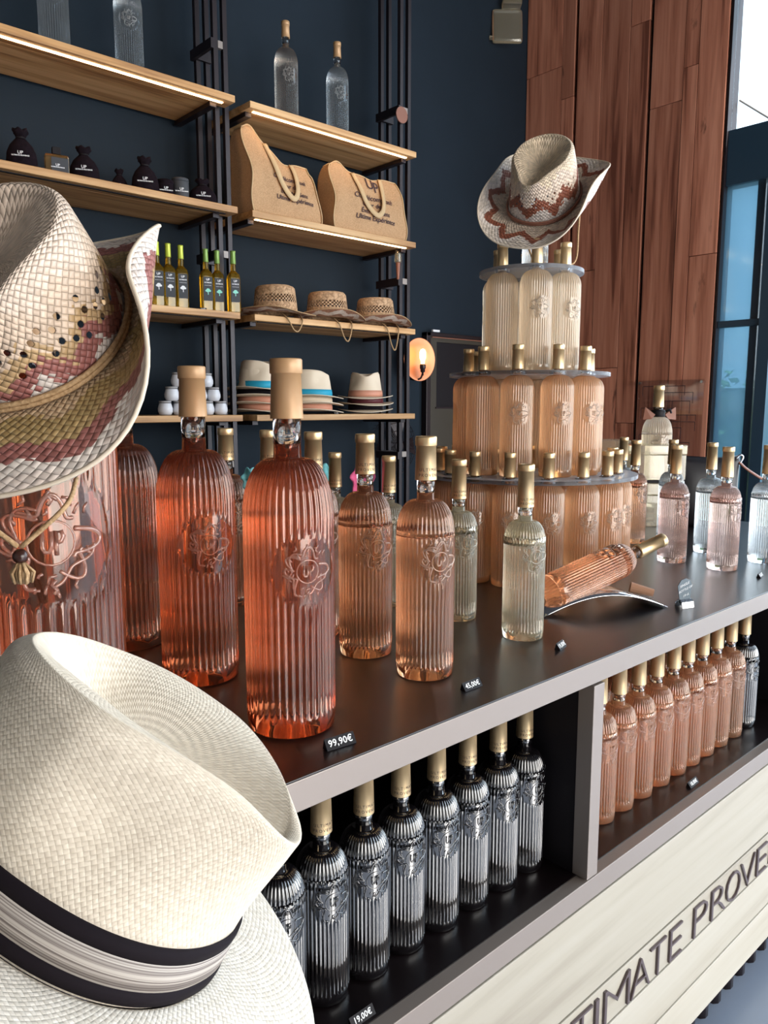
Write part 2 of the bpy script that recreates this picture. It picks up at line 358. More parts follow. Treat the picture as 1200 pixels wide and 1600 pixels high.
for k, (ya, yb, zs) in enumerate(cols):
    for i in range(len(zs) - 1):
        d = random.uniform(0.0, 0.004)
        cbox('plank', XW - d, XW + 0.029, yb, ya, zs[i] + 0.0015, zs[i + 1] - 0.0015, 'cladding', wr, bevel=0.0025)
# shop front behind the camera: an opening with posts
bm = bmesh.new()
for i in range(4): box(bm, 1.2 + i * 1.2, 1.27 + i * 1.2, -4.6, -4.5, 0, 3.3)
box(bm, -0.1, 4.9, -4.6, -4.5, 0, 0.12)
fr = bmo('window_2', bm, 'steel'); struct(fr)
struct(cbox('wall_front_blocker', -4.0, -0.1, -4.62, -4.5, 0, 4.75, 'plaster', bevel=0)); struct(cbox('trim_1', -0.1, 4.95, -4.62, -4.5, 3.3, 4.75, 'plaster', bevel=0))  # unseen wall added at left so bottle sides reflect dark there
# window on the right
m = bpy.data.materials.new('clear window glass'); m.use_nodes = True; nt = m.node_tree; nt.nodes.clear()
_o = nt.nodes.new('ShaderNodeOutputMaterial'); _a = nt.nodes.new('ShaderNodeBsdfTransparent'); _a.inputs[0].default_value = (0.93, 0.98, 1, 1)
_g = nt.nodes.new('ShaderNodeBsdfGlossy'); _g.inputs['Roughness'].default_value = 0.02; _m = nt.nodes.new('ShaderNodeMixShader'); _m.inputs[0].default_value = 0.06
nt.links.new(_a.outputs[0], _m.inputs[1]); nt.links.new(_g.outputs[0], _m.inputs[2]); nt.links.new(_m.outputs[0], _o.inputs[0]); M['pane'] = m
m = bpy.data.materials.new('blue tinted glass'); m.use_nodes = True; nt = m.node_tree; nt.nodes.clear()
_o = nt.nodes.new('ShaderNodeOutputMaterial'); _a = nt.nodes.new('ShaderNodeBsdfTransparent'); _a.inputs[0].default_value = (0.30, 0.44, 0.52, 1)
_t = nt.nodes.new('ShaderNodeBsdfTranslucent'); _t.inputs[0].default_value = (0.40, 0.56, 0.66, 1)
_g = nt.nodes.new('ShaderNodeBsdfGlossy'); _g.inputs['Roughness'].default_value = 0.08; _g.inputs[0].default_value = (0.6, 0.8, 0.9, 1)
_m = nt.nodes.new('ShaderNodeMixShader'); _m.inputs[0].default_value = 0.35; _n = nt.nodes.new('ShaderNodeMixShader'); _n.inputs[0].default_value = 0.08
nt.links.new(_a.outputs[0], _m.inputs[1]); nt.links.new(_t.outputs[0], _m.inputs[2]); nt.links.new(_m.outputs[0], _n.inputs[1]); nt.links.new(_g.outputs[0], _n.inputs[2]); nt.links.new(_n.outputs[0], _o.inputs[0]); M['bluepane'] = m
M['blueframe'] = mat('blue grey window frame', (0.030, 0.062, 0.095), 0.35, 0.2)
bm = bmesh.new(); box(bm, XW, XW + 0.12, 2.222, 2.236, 0, 4.75, 0.002)
w1 = struct(bmo('window_1', bm, 'steel'))
cbox('mullion', XW, XW + 0.10, 1.895, 1.965, 0, 2.72, 'blueframe', w1)
cbox('transom', XW + 0.02, XW + 0.14, -4.5, 2.222, 2.74, 3.06, 'blueframe', w1)
cbox('glazing_bar', XW + 0.02, XW + 0.06, 1.965, 2.222, 1.895, 1.935, 'blueframe', w1)
cbox('door_stile', XW + 0.04, XW + 0.07, 1.99, 2.035, 0, 2.74, 'blueframe', w1)
cbox('pane', XW + 0.045, XW + 0.055, 2.036, 2.221, 0.0, 2.74, 'bluepane', w1, bevel=0)
cbox('pane', XW + 0.045, XW + 0.055, 1.966, 1.989, 0.0, 2.74, 'pane', w1, bevel=0)
for ya, yb in ((0.5, 1.894), (-1.5, 0.44), (-4.4, -1.56)):
    cbox('pane', XW + 0.045, XW + 0.055, ya, yb, 0.0, 2.74, 'pane', w1, bevel=0)
cbox('mullion', XW, XW + 0.10, 0.44, 0.5, 0, 2.74, 'blueframe', w1); cbox('mullion', XW, XW + 0.10, -1.56, -1.5, 0, 2.74, 'blueframe', w1)
cbox('pane', XW + 0.045, XW + 0.055, -4.4, 2.221, 3.06, 4.75, 'pane', w1, bevel=0)
bm = bmesh.new(); tube(bm, [(XW + 0.16, 2.23, 3.27), (XW + 0.16, 1.95, 3.04)], 0.006, 6)
bmo('stay_cable', bm, M['taupe'], w1)
bm = bmesh.new(); tube(bm, [(XW + 0.12, 2.19, 2.98), (XW + 0.12, 1.95, 2.76)], 0.003, 6); bmo('stay_cable', bm, M['taupe'], w1)
# hedge outside
bm = bmesh.new()
for i in range(2600):
    c = Vector((random.uniform(8.0, 9.2), random.uniform(-1.0, 5.0), random.uniform(0.0, 1.75) + random.uniform(-0.1, 0.1)))
    d = Vector((random.gauss(0, 1), random.gauss(0, 1), random.gauss(0, 1))).normalized(); e = d.orthogonal().normalized(); s = random.uniform(0.04, 0.09)
    bm.faces.new([bm.verts.new(c + d * s), bm.verts.new(c + e * s * 0.5), bm.verts.new(c - d * s), bm.verts.new(c - e * s * 0.5)])
box(bm, 8.2, 9.0, -1.0, 5.0, 0, 1.6)
hd = bmo('hedge', bm, noise_mat('hedge leaves', (0.05, 0.12, 0.03), (0.30, 0.42, 0.16), 0.6, (9, 9, 9)))
tag(hd, 'sunlit green hedge outside beyond the window', 'hedge'); hd['kind'] = 'stuff'
# dark door in the navy wall
d1 = thing('door_1', 'dark olive door with a black glazed opening in the navy wall', 'door', (0, 0, 0)); d1['kind'] = 'structure'
bm = bmesh.new(); box(bm, 3.76, 3.80, 3.69, 3.739, 0, 1.905, 0.003); box(bm, 3.76, 4.80, 3.69, 3.739, 1.88, 1.905, 0.003); bmo('door_frame', bm, 'steel', d1)
bm = bmesh.new(); box(bm, 3.80, 3.87, 3.705, 3.739, 0, 1.88); box(bm, 3.87, 4.80, 3.705, 3.739, 0, 1.40); box(bm, 3.87, 4.80, 3.705, 3.739, 1.845, 1.88); bmo('door_leaf', bm, 'olive_door', d1)
cbox('door_pane', 3.87, 4.80, 3.72, 3.739, 1.40, 1.845, 'black', d1, 0)
cbox('sill_strip', 3.86, 4.80, 3.698, 3.712, 1.395, 1.405, 'steel', d1, 0)
cbox('head_strip', 3.82, 4.80, 3.697, 3.705, 1.872, 1.878, 'leather', d1, 0)
cbox('number_plate', 3.805, 3.868, 3.675, 3.69, 1.908, 1.922, 'print', d1, 0)

# ------------------------------------------------------------------ shelves
ZT = [2.853, 2.354, 1.862, 1.368]; SH = 0.031
names = ['top', 'second', 'third', 'bottom']
for side, (x0, x1) in (('left', (0.10, 2.068)), ('right', (2.150, 3.265))):
    for k, zt in enumerate(ZT):
        t = thing('wooden_shelf', f'{names[k]} oak shelf of the {side} hand bay on the navy wall', 'shelf', (0, 0, 0), 0, 'oak wall shelves')
        bm = bmesh.new(); rear = x1 - 0.055
        box(bm, x0, x1, 3.30, 3.395, zt - SH, zt, 0.0025); box(bm, x0, rear, 3.395, 3.70, zt - SH, zt, 0.0)
        bmo('board', bm, 'oak', t)
        for xx in ((x0 + 0.01, x1 - 0.06) if side == 'right' else (x1 - 0.10,)):
            bm = bmesh.new(); box(bm, xx, xx + 0.035, 3.36, 3.71, zt - SH - 0.022, zt - SH, 0.002); bmo('bracket', bm, 'steel', t)
        bm = bmesh.new(); box(bm, x0 + 0.04, x1 - 0.045, 3.333, 3.347, zt - SH - 0.0035, zt - SH, 0)
        lit = (k == 0) or (k == 1 and side == 'right')
        s = bmo('led_strip', bm, 'led' if lit else 'black', t)
def upright(xa, xb, label):
    t = thing('shelf_upright', label, 'shelf frame', (0, 0, 0), 0, 'black steel shelf uprights')
    for x in (xa, xb):
        for y in (3.42, 3.585): cbox('post', x - 0.012, x + 0.012, y - 0.012, y + 0.012, 0, 4.3, 'steel', t, 0.001)
    for z in (3.08, 2.12, 1.09, 0.4):
        cbox('tie_bar', xa - 0.012, xb + 0.012, 3.585 - 0.03, 3.585 - 0.012, z, z + 0.045, 'steel', t, 0.001)
        cbox('tie_bar', xa - 0.030, xa - 0.012, 3.40, 3.60, z, z + 0.045, 'steel', t, 0.001)
        cbox('clip', xa + 0.013, xb - 0.013, 3.408, 3.43, z + 0.012, z + 0.045, 'taupe', t, 0.001)
upright(2.036, 2.088, 'black steel four post upright between the two shelf bays')
upright(3.250, 3.312, 'black steel four post upright at the right end of the shelves')

# ------------------------------------------------------------------ counter
ct = thing('display_counter', 'long dark display counter with pale board front and open bottle bays', 'counter', (0, 0, 0))
CX0, CX1, CY0, CY1 = -0.35, 2.80, 0.659, 1.74
cbox('worktop', CX0, CX1, CY0, CY1, 0.9975, 1.0, 'top', ct, 0.0008)
cbox('worktop_edge', CX0, CX1, CY0, CY1, 0.960, 0.9974, 'taupe', ct, 0.001)
cbox('bay_ceiling', CX0 + 0.01, CX1 - 0.01, CY0 + 0.022, 1.15, 0.9555, 0.9598, 'black', ct, 0)
cbox('bay_floor', CX0, CX1, CY0 + 0.022, 1.15, 0.6095, 0.6115, 'top', ct, 0)
cbox('bay_shelf', CX0, CX1, CY0, 1.16, 0.570, 0.6094, 'taupe', ct, 0.001)
cbox('back_panel', CX0, CX1, 1.15, 1.165, 0.61, 0.96, 'black', ct, 0)
for i, x in enumerate((1.069, 2.13)):
    cbox('divider', x, x + 0.031, CY0, CY0 + 0.03, 0.6116, 0.9554, 'taupe', ct, 0.001)
    cbox('divider_panel', x + 0.001, x + 0.03, CY0 + 0.03, 1.149, 0.6116, 0.9554, 'black', ct, 0)
cbox('divider', CX0, CX0 + 0.03, CY0, 1.149, 0.6116, 0.9554, 'taupe', ct, 0.001)
cbox('carcass', CX0 + 0.02, CX1 - 0.02, CY0 + 0.022, 1.72, 0.075, 0.569, 'black', ct, 0)
cbox('rear_carcass', CX0 + 0.02, CX1 - 0.02, 1.166, 1.72, 0.57, 0.9599, 'black', ct, 0)
for a, b in ((0.380, 0.563), (0.286, 0.3745), (0.177, 0.2805), (0.075, 0.1715)):
    cbox('front_board', CX0, CX1, CY0 + 0.002, CY0 + 0.021, a, b, 'cream', ct, 0.0015)
for i in range(46):
    x = CX0 + 0.05 + i * 0.067
    bm = bmesh.new(); lathe(bm, [(0, 0.0), (0.021, 0.0), (0.021, 0.074), (0, 0.074)], 10); o = bmo('plinth_rib', bm, 'steel', ct, True); o.location = (x, CY0 + 0.045, 0)
cbox('plinth', CX0 + 0.03, CX1 - 0.03, CY0 + 0.06, 1.70, 0, 0.074, 'black', ct, 0)
LT = [('U', .915, .975), ('L', .988, 1.033), ('T', 1.037, 1.100), ('I', 1.110, 1.121), ('M', 1.140, 1.228), ('A', 1.233, 1.304), ('T', 1.304, 1.366), ('E', 1.382, 1.434),
      ('P', 1.486, 1.548), ('R', 1.568, 1.640), ('O', 1.642, 1.716), ('V', 1.716, 1.796), ('E', 1.808, 1.866), ('N', 1.884, 1.948), ('C', 1.958, 2.022), ('E', 2.036, 2.09)]
for ch, a, b in LT:
    v, f = text_mesh(ch, 0.1, 0.0022, 'LEFT', 1.0, -0.0024)
    xs = [p.x for p in v]; ys = [p.y for p in v]; lo, hi, yl, yh = min(xs), max(xs), min(ys), max(ys)
    me = bpy.data.meshes.new('letter')
    me.from_pydata([(a + (p.x - lo) / (hi - lo) * (b - a), CY0 - 0.0008 - p.z, 0.2925 + (p.y - yl) / (yh - yl) * 0.0695) for p in v], [], f); me.update()
    link('letter', me, 'letter', ct)

# ------------------------------------------------------------------ ribbed bottles
NR = 40
def bottle_body(H, R, zn, zf, rn, zc, rm, fill, nseg=6):
    """reeded body: shoulder dome from zf up to the neck at zn, smooth disc of radius rm at zc facing -Y"""
    n = NR * nseg; zs = []
    zs += [(0.0, 0.90 * R, 0), (0.0015 * H / 0.3, 0.965 * R, 0), (0.012 * H / 0.3, R, 0), (0.016 * H / 0.3, R, 0), (0.018 * H / 0.3, R, 1)]
    z0 = 0.018 * H / 0.3; a = zc - rm * 1.02; b = zc + rm * 1.02
    for i in range(1, 4): zs.append((z0 + (a - z0) * i / 4, R, 1))
    k = 22
    for i in range(k + 1): zs.append((a + (b - a) * i / k, R, 1))
    for i in range(1, 3): zs.append((b + (zf - b) * i / 2, R, 1))
    for i in range(1, 11):
        t = i / 10 * PI / 2; zs.append((zf + (zn - zf) * math.sin(t), rn + (R - rn) * math.cos(t) ** 0.85, 1 - 0.75 * (i / 10) ** 3 if i < 9 else 0))
    zs.append((fill, rn * 0.97, 0))
    bm = bmesh.new(); rings = []
    for z, r, rib in zs:
        ring = []
        for i in range(n):
            ph = 2 * PI * i / n - PI / 2
            w = abs(math.sin(ph * NR / 2 + 0.001)); rr = r - (r * 0.052 * (1 - w ** 0.9)) * rib
            d = math.atan2(math.sin(ph + PI / 2), math.cos(ph + PI / 2)) * R
            if rib and d * d + (z - zc) ** 2 < rm * rm: rr = r * 0.988
            ring.append(bm.verts.new((rr * math.cos(ph), rr * math.sin(ph), z)))
        rings.append(ring)
    c0 = bm.verts.new((0, 0, 0.006 * H / 0.3)); c1 = bm.verts.new((0, 0, fill))
    for A, B in zip(rings, rings[1:]):
        for i in range(n):
            j = (i + 1) % n; bm.faces.new((A[i], A[j], B[j], B[i]))
    for i in range(n):
        j = (i + 1) % n; bm.faces.new((rings[0][j], rings[0][i], c0)); bm.faces.new((rings[-1][i], rings[-1][j], c1))
    return bm
def emblem(R, zc, re, lod=1.0):
    """wreath of curling vines round a monogram, wrapped on the bottle"""
    bm = bmesh.new(); rnd = random.Random(8); r = 0.042 * re
    def put(pts, rad=r, n=4, closed=False):
        tube(bm, [((R + 0.0002) * math.sin(u * re / R), -(R + 0.0002) * math.cos(u * re / R), zc + v * re) for u, v in pts], rad, n, closed)
    for k in range(9):
        a0 = 2 * PI * k / 9 + rnd.uniform(-.2, .2); ln = rnd.uniform(.8, 1.5); sg = rnd.choice((-1, 1)); ph = rnd.uniform(0, 6); am = rnd.uniform(.12, .26)
        ctrl = [((.72 + am * math.sin(t * 6.5 + ph)) * math.cos(a0 + sg * t * ln), (.72 + am * math.sin(t * 6.5 + ph)) * math.sin(a0 + sg * t * ln), 0) for t in [i / 7 for i in range(8)]]
        put([(p.x, p.y) for p in spline(ctrl, 3)], r * rnd.uniform(.8, 1.3))
    for k in range(22):
        a = rnd.uniform(0, 2 * PI); q = rnd.uniform(.5, .92); d = rnd.uniform(-1.6, 1.6); l = rnd.uniform(.12, .26)
        x, y = q * math.cos(a), q * math.sin(a); put([(x, y), (x + l * .6 * math.cos(a + d), y + l * .6 * math.sin(a + d)), (x + l * math.cos(a + d * .6), y + l * math.sin(a + d * .6))], r * .75, 4)
    put([(0.42 * math.cos(2 * PI * i / 20), 0.42 * math.sin(2 * PI * i / 20)) for i in range(20)], r * 0.6, 4, True)
    put([(0, -.98), (.05, -.9), (-.04, -.8), (.04, -.7)], r); put([(0, .98), (-.05, .9), (.04, .8), (-.04, .7)], r)
    put([(-.16, .22), (-.16, -.08), (-.12, -.17), (-.05, -.17), (0, -.08), (0, .22)], r * 1.1, 4)
    put([(.08, -.24), (.08, .22), (.18, .20), (.21, .11), (.17, .02), (.09, 0)], r * 1.1, 4)
    return bm
KIND = {}
def bottle_kind(key, H, R, zcap, zn, zf, rn, rc, rm, re, zc, capmat, letters=True):
    k = {}; fill = zn + (zcap - zn) * 0.35
    def mk(n, bm, smooth=True):
        me = bpy.data.meshes.new(n); bm.normal_update(); bm.to_mesh(me); bm.free()
        if smooth:
            for p in me.polygons: p.use_smooth = True
        return me
    k['body'] = mk('body', bottle_body(H, R, zn, zf, rn, zc, rm, fill))
    bm = bmesh.new(); lathe(bm, [(rn * 0.72, fill + 0.0005), (rn * 1.0, fill + 0.0005), (rn * 1.0, zcap + 0.002), (rn * 0.72, zcap + 0.002), (rn * 0.72, fill + 0.0005)], 28); k['neck'] = mk('neck', bm)
    rt = rc * 0.90; lip = 0.012 * H / 0.3; e = 0.0008
    bm = bmesh.new(); lathe(bm, [(0, zcap), (rc, zcap), (rc, zcap + e), (rt, H - lip), (rt + e * .3, H - lip), (rt * 1.09, H - lip + e * 1.5), (rt * 1.09, H - e * 2), (rt * 1.03, H), (rt * .5, H), (rt * .5, H - .0005), (0, H - .0005)], 32)
    k['capsule'] = mk('capsule', bm)
    k['medallion'] = mk('medallion', emblem(R * 0.985, zc, re)) if re else None
    k['text'] = None
    if letters:
        me = bpy.data.meshes.new('lettering'); V = []; F = []
        s = rc * 0.40
        for ln, z in (('ULTIMATE', zcap + rc * 0.95), ('PROVENCE', zcap + rc * 0.45)):
            v, f = text_mesh(ln, s, 0.0, 'CENTER', 1.35); o = len(V)
            for p in v:
                zz = z + p.y; rr = rc + (rt - rc) * (zz - zcap) / (H - lip - zcap) + 0.00025; a = p.x / rr
                V.append((rr * math.sin(a), -rr * math.cos(a), zz))
            F += [tuple(i + o for i in q) for q in f]
        me.from_pydata(V, [], F); me.update(); me.materials.append(M['ink']); k['text'] = me
    k['neck'].materials.append(M['neck']); k['capsule'].materials.append(M[capmat]); k['H'] = H; k['R'] = R
    KIND[key] = k
#             key       H      R      zcap   zn     zf     rn      rc      rm     re     zc    cap
bottle_kind('methuselah', .550, .079, .465, .435, .362, .026, .030, .066, .050, .285, 'tan_cap', False)
bottle_kind('jeroboam', .468, .0575, .395, .347, .272, .0175, .0205, .047, .034, .212, 'tan_cap', False)
bottle_kind('magnum', .366, .0445, .301, .272, .218, .0135, .0165, .036, .034, .183, 'gold')
bottle_kind('standard', .310, .0370, .235, .212, .170, .0125, .0148, .031, .029, .152, 'gold')
bottle_kind('tower', .306, .0385, .250, .236, .204, .0110, .0138, .028, .024, .148, 'gold', False)
_vars = {}
def embm(color):
    if color == 'blackglass': return M[color]
    key = color + '_relief'
    if key not in M:
        body = {'deep': (1, .55, .42), 'salmon': (1, .74, .58), 'peach': (1, .84, .68), 'pale_peach': (1, .93, .80), 'pink': (1, .84, .78), 'lowpink': (.95, .60, .46), 'white': (.95, .93, .80), 'clear': (.92, .95, .95), 'faint': (.92, .9, .86)}[color]  # emblem tint lighter than its bottle, standing in for light caught by the relief
        M[key] = glassy('relief ' + color, (.99, .93, .88), 1.5, body, .30)
    return M[key]
def place_bottle(kind, color, x, y, z, face, label, group=None, name='wine_bottle', text=True, emb=True, matrix=None, scale=1.0, clearneck='neck', cap=None):
    """face = world heading (degrees) the medallion looks to"""
    k = KIND[kind]; t = thing(name, label, 'bottle', (x, y, z), math.radians(face + 90), group)
    if matrix is not None: t.rotation_euler = (0, 0, 0); t.matrix_world = matrix
    if scale != 1.0: t.scale = (scale,) * 3
    def part(n, me, m):
        key = (me.name, m.name)
        if key not in _vars:
            c = me.copy(); c.materials.clear(); c.materials.append(m); _vars[key] = c
        o = bpy.data.objects.new(n, _vars[key]); C.objects.link(o); o.parent = t; return o
    mm = M[color]
    part('glass_body', k['body'], mm)
    part('neck', k['neck'], M[clearneck] if color != 'blackglass' else mm)
    part('capsule', k['capsule'], M[cap] if cap else k['capsule'].materials[0])
    if k['medallion'] is not None and emb: part('medallion', k['medallion'], embm(color))
    if text and k['text'] is not None: part('lettering', k['text'], M['ink'])
    return t

F0 = -104
place_bottle('methuselah', 'deep', 0.258, 0.80, 1.0, -100, 'largest deep rosé bottle under the big straw hat at left', 'large rosé bottles')
place_bottle('jeroboam', 'deep', 0.558, 0.79, 1.0, -102, 'tall deep rosé bottle with tan cap nearest the counter front', 'large rosé bottles')
place_bottle('jeroboam', 'deep', 0.560, 1.03, 1.0, -100, 'tall deep rosé bottle with tan cap behind the front big one', 'large rosé bottles')
lab_bottle = place_bottle('jeroboam', 'deep', 0.552, 1.26, 1.0, 70, 'darker tall rosé bottle partly hidden behind the big straw hat brim', 'large rosé bottles', emb=False)
mag = [(.822, .807, 'salmon', 'front salmon magnum with gold cap and wreath emblem, fourth column start'),
       (.822, .946, 'salmon', 'salmon magnum just behind the front magnum, pink tag at its neck'),
       (.822, 1.085, 'salmon', 'third salmon magnum back, turquoise tag at its neck'),
       (.822, 1.225, 'salmon', 'fourth salmon magnum back, left of the tall bottle cap'),
       (.825, 1.385, 'salmon', 'fifth magnum back, cap seen between the two tall rosé bottles'),
       (.825, 1.53, 'salmon', 'rearmost magnum, a sliver of cap left of the second tall bottle')]
for x, y, c, l in mag: place_bottle('magnum', c, x, y, 1.0, F0, l, 'salmon magnums in a row going back')
std = [(1.088, .822, 'white', 'pale white wine bottle standing alone at the front of the counter'),
       (1.094, .985, 'white', 'pale white wine bottle directly behind the front magnum'),
       (1.068, 1.155, 'white', 'white wine bottle with cap right of the pink tag'),
       (1.055, 1.315, 'white', 'white wine bottle with cap between turquoise and pink tags'),
       (1.035, 1.47, 'white', 'rearmost white wine bottle in the row beside the magnums')]
for x, y, c, l in std: place_bottle('standard', c, x, y, 1.0, F0 - 4, l, 'white wine bottles in a row going back')
rt = [(1.931, .838, 'pink', 'pale pink bottle nearest the front at the right end of counter'),
      (1.928, .972, 'pink', 'peach pink bottle behind the gold neck of the lying bottle'),
      (2.116, 1.195, 'salmon', 'salmon pink bottle just right of the bottle tower'),
      (2.10, .805, 'clear', 'clear bottle cut by the right edge of the picture'),
      (2.131, .970, 'clear', 'clear bottle between the two pale pink bottles at right'),
      (2.228, 1.135, 'clear', 'clear bottle in front of the white box, left of the peach one'),
      (2.285, 1.335, 'clear', 'clear bottle behind the tower edge, left of the white box')]
for x, y, c, l in rt: place_bottle('standard', c, x, y, 1.0, F0 + 6, l, 'pale bottles at the right end of the counter', text=False)
# lower bays
ordw = ['nearest the divider', 'second from the divider', 'third from the divider', 'fourth from the divider', 'fifth from the divider', 'sixth from the divider', 'seventh from the divider', 'eighth from the divider, beside the white hat']
for i in range(8):
    place_bottle('standard', 'blackglass', 1.030 - i * 0.0738, 0.768 - (i % 2) * 0.002, 0.6116, F0 + random.uniform(-5, 5), 'black ribbed bottle in the lower left bay, ' + ordw[i], 'black bottles in the lower bay', clearneck='neck')
words = ['first', 'second', 'third', 'fourth', 'fifth', 'sixth', 'seventh', 'eighth', 'ninth', 'tenth']
xs = [1.192, 1.262, 1.333, 1.408, 1.483, 1.556, 1.622, 1.692, 1.766, 1.842]
for i, x in enumerate(xs):
    place_bottle('standard', 'lowpink', x, 0.766, 0.6116, F0 + random.uniform(-5, 5), f'pink bottle in the lower right bay, {words[i]} from divider in the front row', 'pink bottles in the lower bay', text=False)
place_bottle('standard', 'blackglass', 1.925, 0.768, 0.6116, F0, 'dark bottle at the far right end of the pink bottle row', 'pink bottles in the lower bay', text=False)
for i in range(8):
    place_bottle('standard', 'lowpink', 1.235 + i * 0.0745, 0.848, 0.6116, F0, f'pink bottle in the back row of the lower bay, {words[i]} from divider', 'pink bottles in the lower bay back row', text=False, emb=False)

# tower of three acrylic discs
TX, TY = 1.587, 1.200
tw = thing('tower_discs', 'three clear round acrylic tiers of the bottle tower', 'display stand', (TX, TY, 0))
def tier(R, z, holes, rh):
    bm = bmesh.new(); loops = []
    for z_ in (z, z + .009):
        es = []; ls = []
        for (hx, hy, rr, n) in [(0, 0, R, 72)] + [(a, b, rh, 20) for a, b in holes]:
            vs = [bm.verts.new((hx + rr * math.cos(2 * PI * i / n), hy + rr * math.sin(2 * PI * i / n), z_)) for i in range(n)]
            es += [bm.edges.new((vs[i], vs[(i + 1) % n])) for i in range(n)]; ls.append(vs)
        bmesh.ops.triangle_fill(bm, use_beauty=True, use_dissolve=False, edges=es, normal=(0, 0, 1)); loops.append(ls)
    for a, b in zip(*loops):
        n = len(a)
        for i in range(n): bm.faces.new((a[i], a[(i + 1) % n], b[(i + 1) % n], b[i]))
    bmesh.ops.recalc_face_normals(bm, faces=bm.faces)
    o = bmo('disc', bm, 'acrylic', tw)
    for hx, hy in holes:
        b2 = bmesh.new(); lathe(b2, [(rh + .0002, z - .0005), (rh + .0018, z - .0005), (rh + .0018, z + .0105), (rh, z + .0105), (rh, z - .0005)], 20, hx, hy)
        bmo('hole_collar', b2, 'acrylic', o, True)
def ringpos(n, r, a0):
    out = []
    for k in range(n):
        a = math.radians(a0 + 360.0 * k / n)           # 0 = towards the shopper, + = to the right
        d = TOWARD * math.cos(a) + RIGHT * math.sin(a); out.append((d.x * r, d.y * r, math.degrees(a)))
    return out
tiers = [('lower', 16, .222, 2.5, 1.000, 'salmon', 'peach', .272, 1.2365), ('middle', 10, .150, -20, 1.2460, 'peach', 'peach', .198, 1.4825), ('upper', 6, .087, -2, 1.4920, 'pale_peach', 'pale_peach', .127, 1.7285)]
for nm, n, r, a0, z, c1, c2, R, zd in tiers:
    ps = ringpos(n, r, a0); tier(R, zd, [(p[0], p[1]) for p in ps], .0165)
    order = sorted(range(n), key=lambda i: (math.cos(math.radians(ps[i][2])) < 0, math.sin(math.radians(ps[i][2]))))
    nf = sum(1 for p in ps if math.cos(math.radians(p[2])) >= 0)
    for q, i in enumerate(order):
        hx, hy, a = ps[i]; fr = q < nf
        lab = (f'{"peach" if nm != "upper" else "pale peach"} bottle in the {nm} tier of the tower, ' + (f'{words[q]} from left at the front' if fr else f'{words[q - nf]} from left at the rear'))
        heading = math.degrees(math.atan2(hy, hx)) if fr else math.degrees(math.atan2(hy, hx))
        if fr: heading = -132 + (math.degrees(math.atan2(hy, hx)) + 132) * 0.35 + 4
        place_bottle('tower', c2, TX + hx, TY + hy, z, heading, lab, f'bottles in the {nm} tier of the tower', emb=fr, text=False)
place_bottle('tower', 'clear', TX + 0.006, TY - 0.006, 1.7385, -135, 'clear bottle standing on top of the tower under the straw hat', None, text=False, scale=.82)
if True:
    ps = ringpos(5, .12, 20)
    for q, (hx, hy, a) in enumerate(ps):
        place_bottle('tower', 'peach', TX + hx, TY + hy, 1.0, -135, f'peach bottle in the inner ring under the lower disc, {words[q]} clockwise', 'inner ring bottles of the lower tier', emb=False, text=False)

# lying bottle in its cradle
base = Vector((1.262, .886, 1.040)); tip = Vector((1.556, .797, 1.128)); ax = (tip - base).normalized()
side = ax.cross(UP).normalized(); u2 = side.cross(ax).normalized()
mx = Matrix(((side.x, -u2.x, ax.x, base.x), (side.y, -u2.y, ax.y, base.y), (side.z, -u2.z, ax.z, base.z), (0, 0, 0, 1)))
lyb = place_bottle('standard', 'salmon', 0, 0, 0, 0, 'salmon pink bottle lying tilted on a curved clear cradle', None, matrix=mx, text=False, name='lying_wine_bottle')
def curved_label(parent, R, a0, a1, z0, z1, name='barcode_label', bars=True):
    """small white paper label with bars, wrapped on the glass"""
    def P(a, z, r): return (r * math.sin(a), -r * math.cos(a), z)
    V = []; F = []; n = 6
    for i in range(n + 1):
        a = a0 + (a1 - a0) * i / n; V += [P(a, z0, R), P(a, z1, R)]
    for i in range(n): F.append((2 * i, 2 * i + 2, 2 * i + 3, 2 * i + 1))
    me = bpy.data.meshes.new(name); me.from_pydata(V, [], F); me.update(); o = link(name, me, 'print', parent)
    V = []; F = []; rnd = random.Random(5); zz = z0 + (z1 - z0) * .12; k = 0
    while zz < z1 - (z1 - z0) * .12:
        w = rnd.choice((.0006, .0010, .0014)); A = a0 + (a1 - a0) * .15; B = a0 + (a1 - a0) * .75; c = len(V)
        V += [P(A, zz, R + .0003), P(B, zz, R + .0003), P(B, zz + w, R + .0003), P(A, zz + w, R + .0003)]; F.append((c, c + 1, c + 2, c + 3)); zz += w + rnd.choice((.0006, .001))
    me = bpy.data.meshes.new('bars'); me.from_pydata(V, [], F); me.update(); link('bars', me, 'ink', o)
curved_label(lyb, .0378, -.75, -.25, .026, .055)
curved_label(lab_bottle, .0580, 2.0, 2.40, .030, .075)
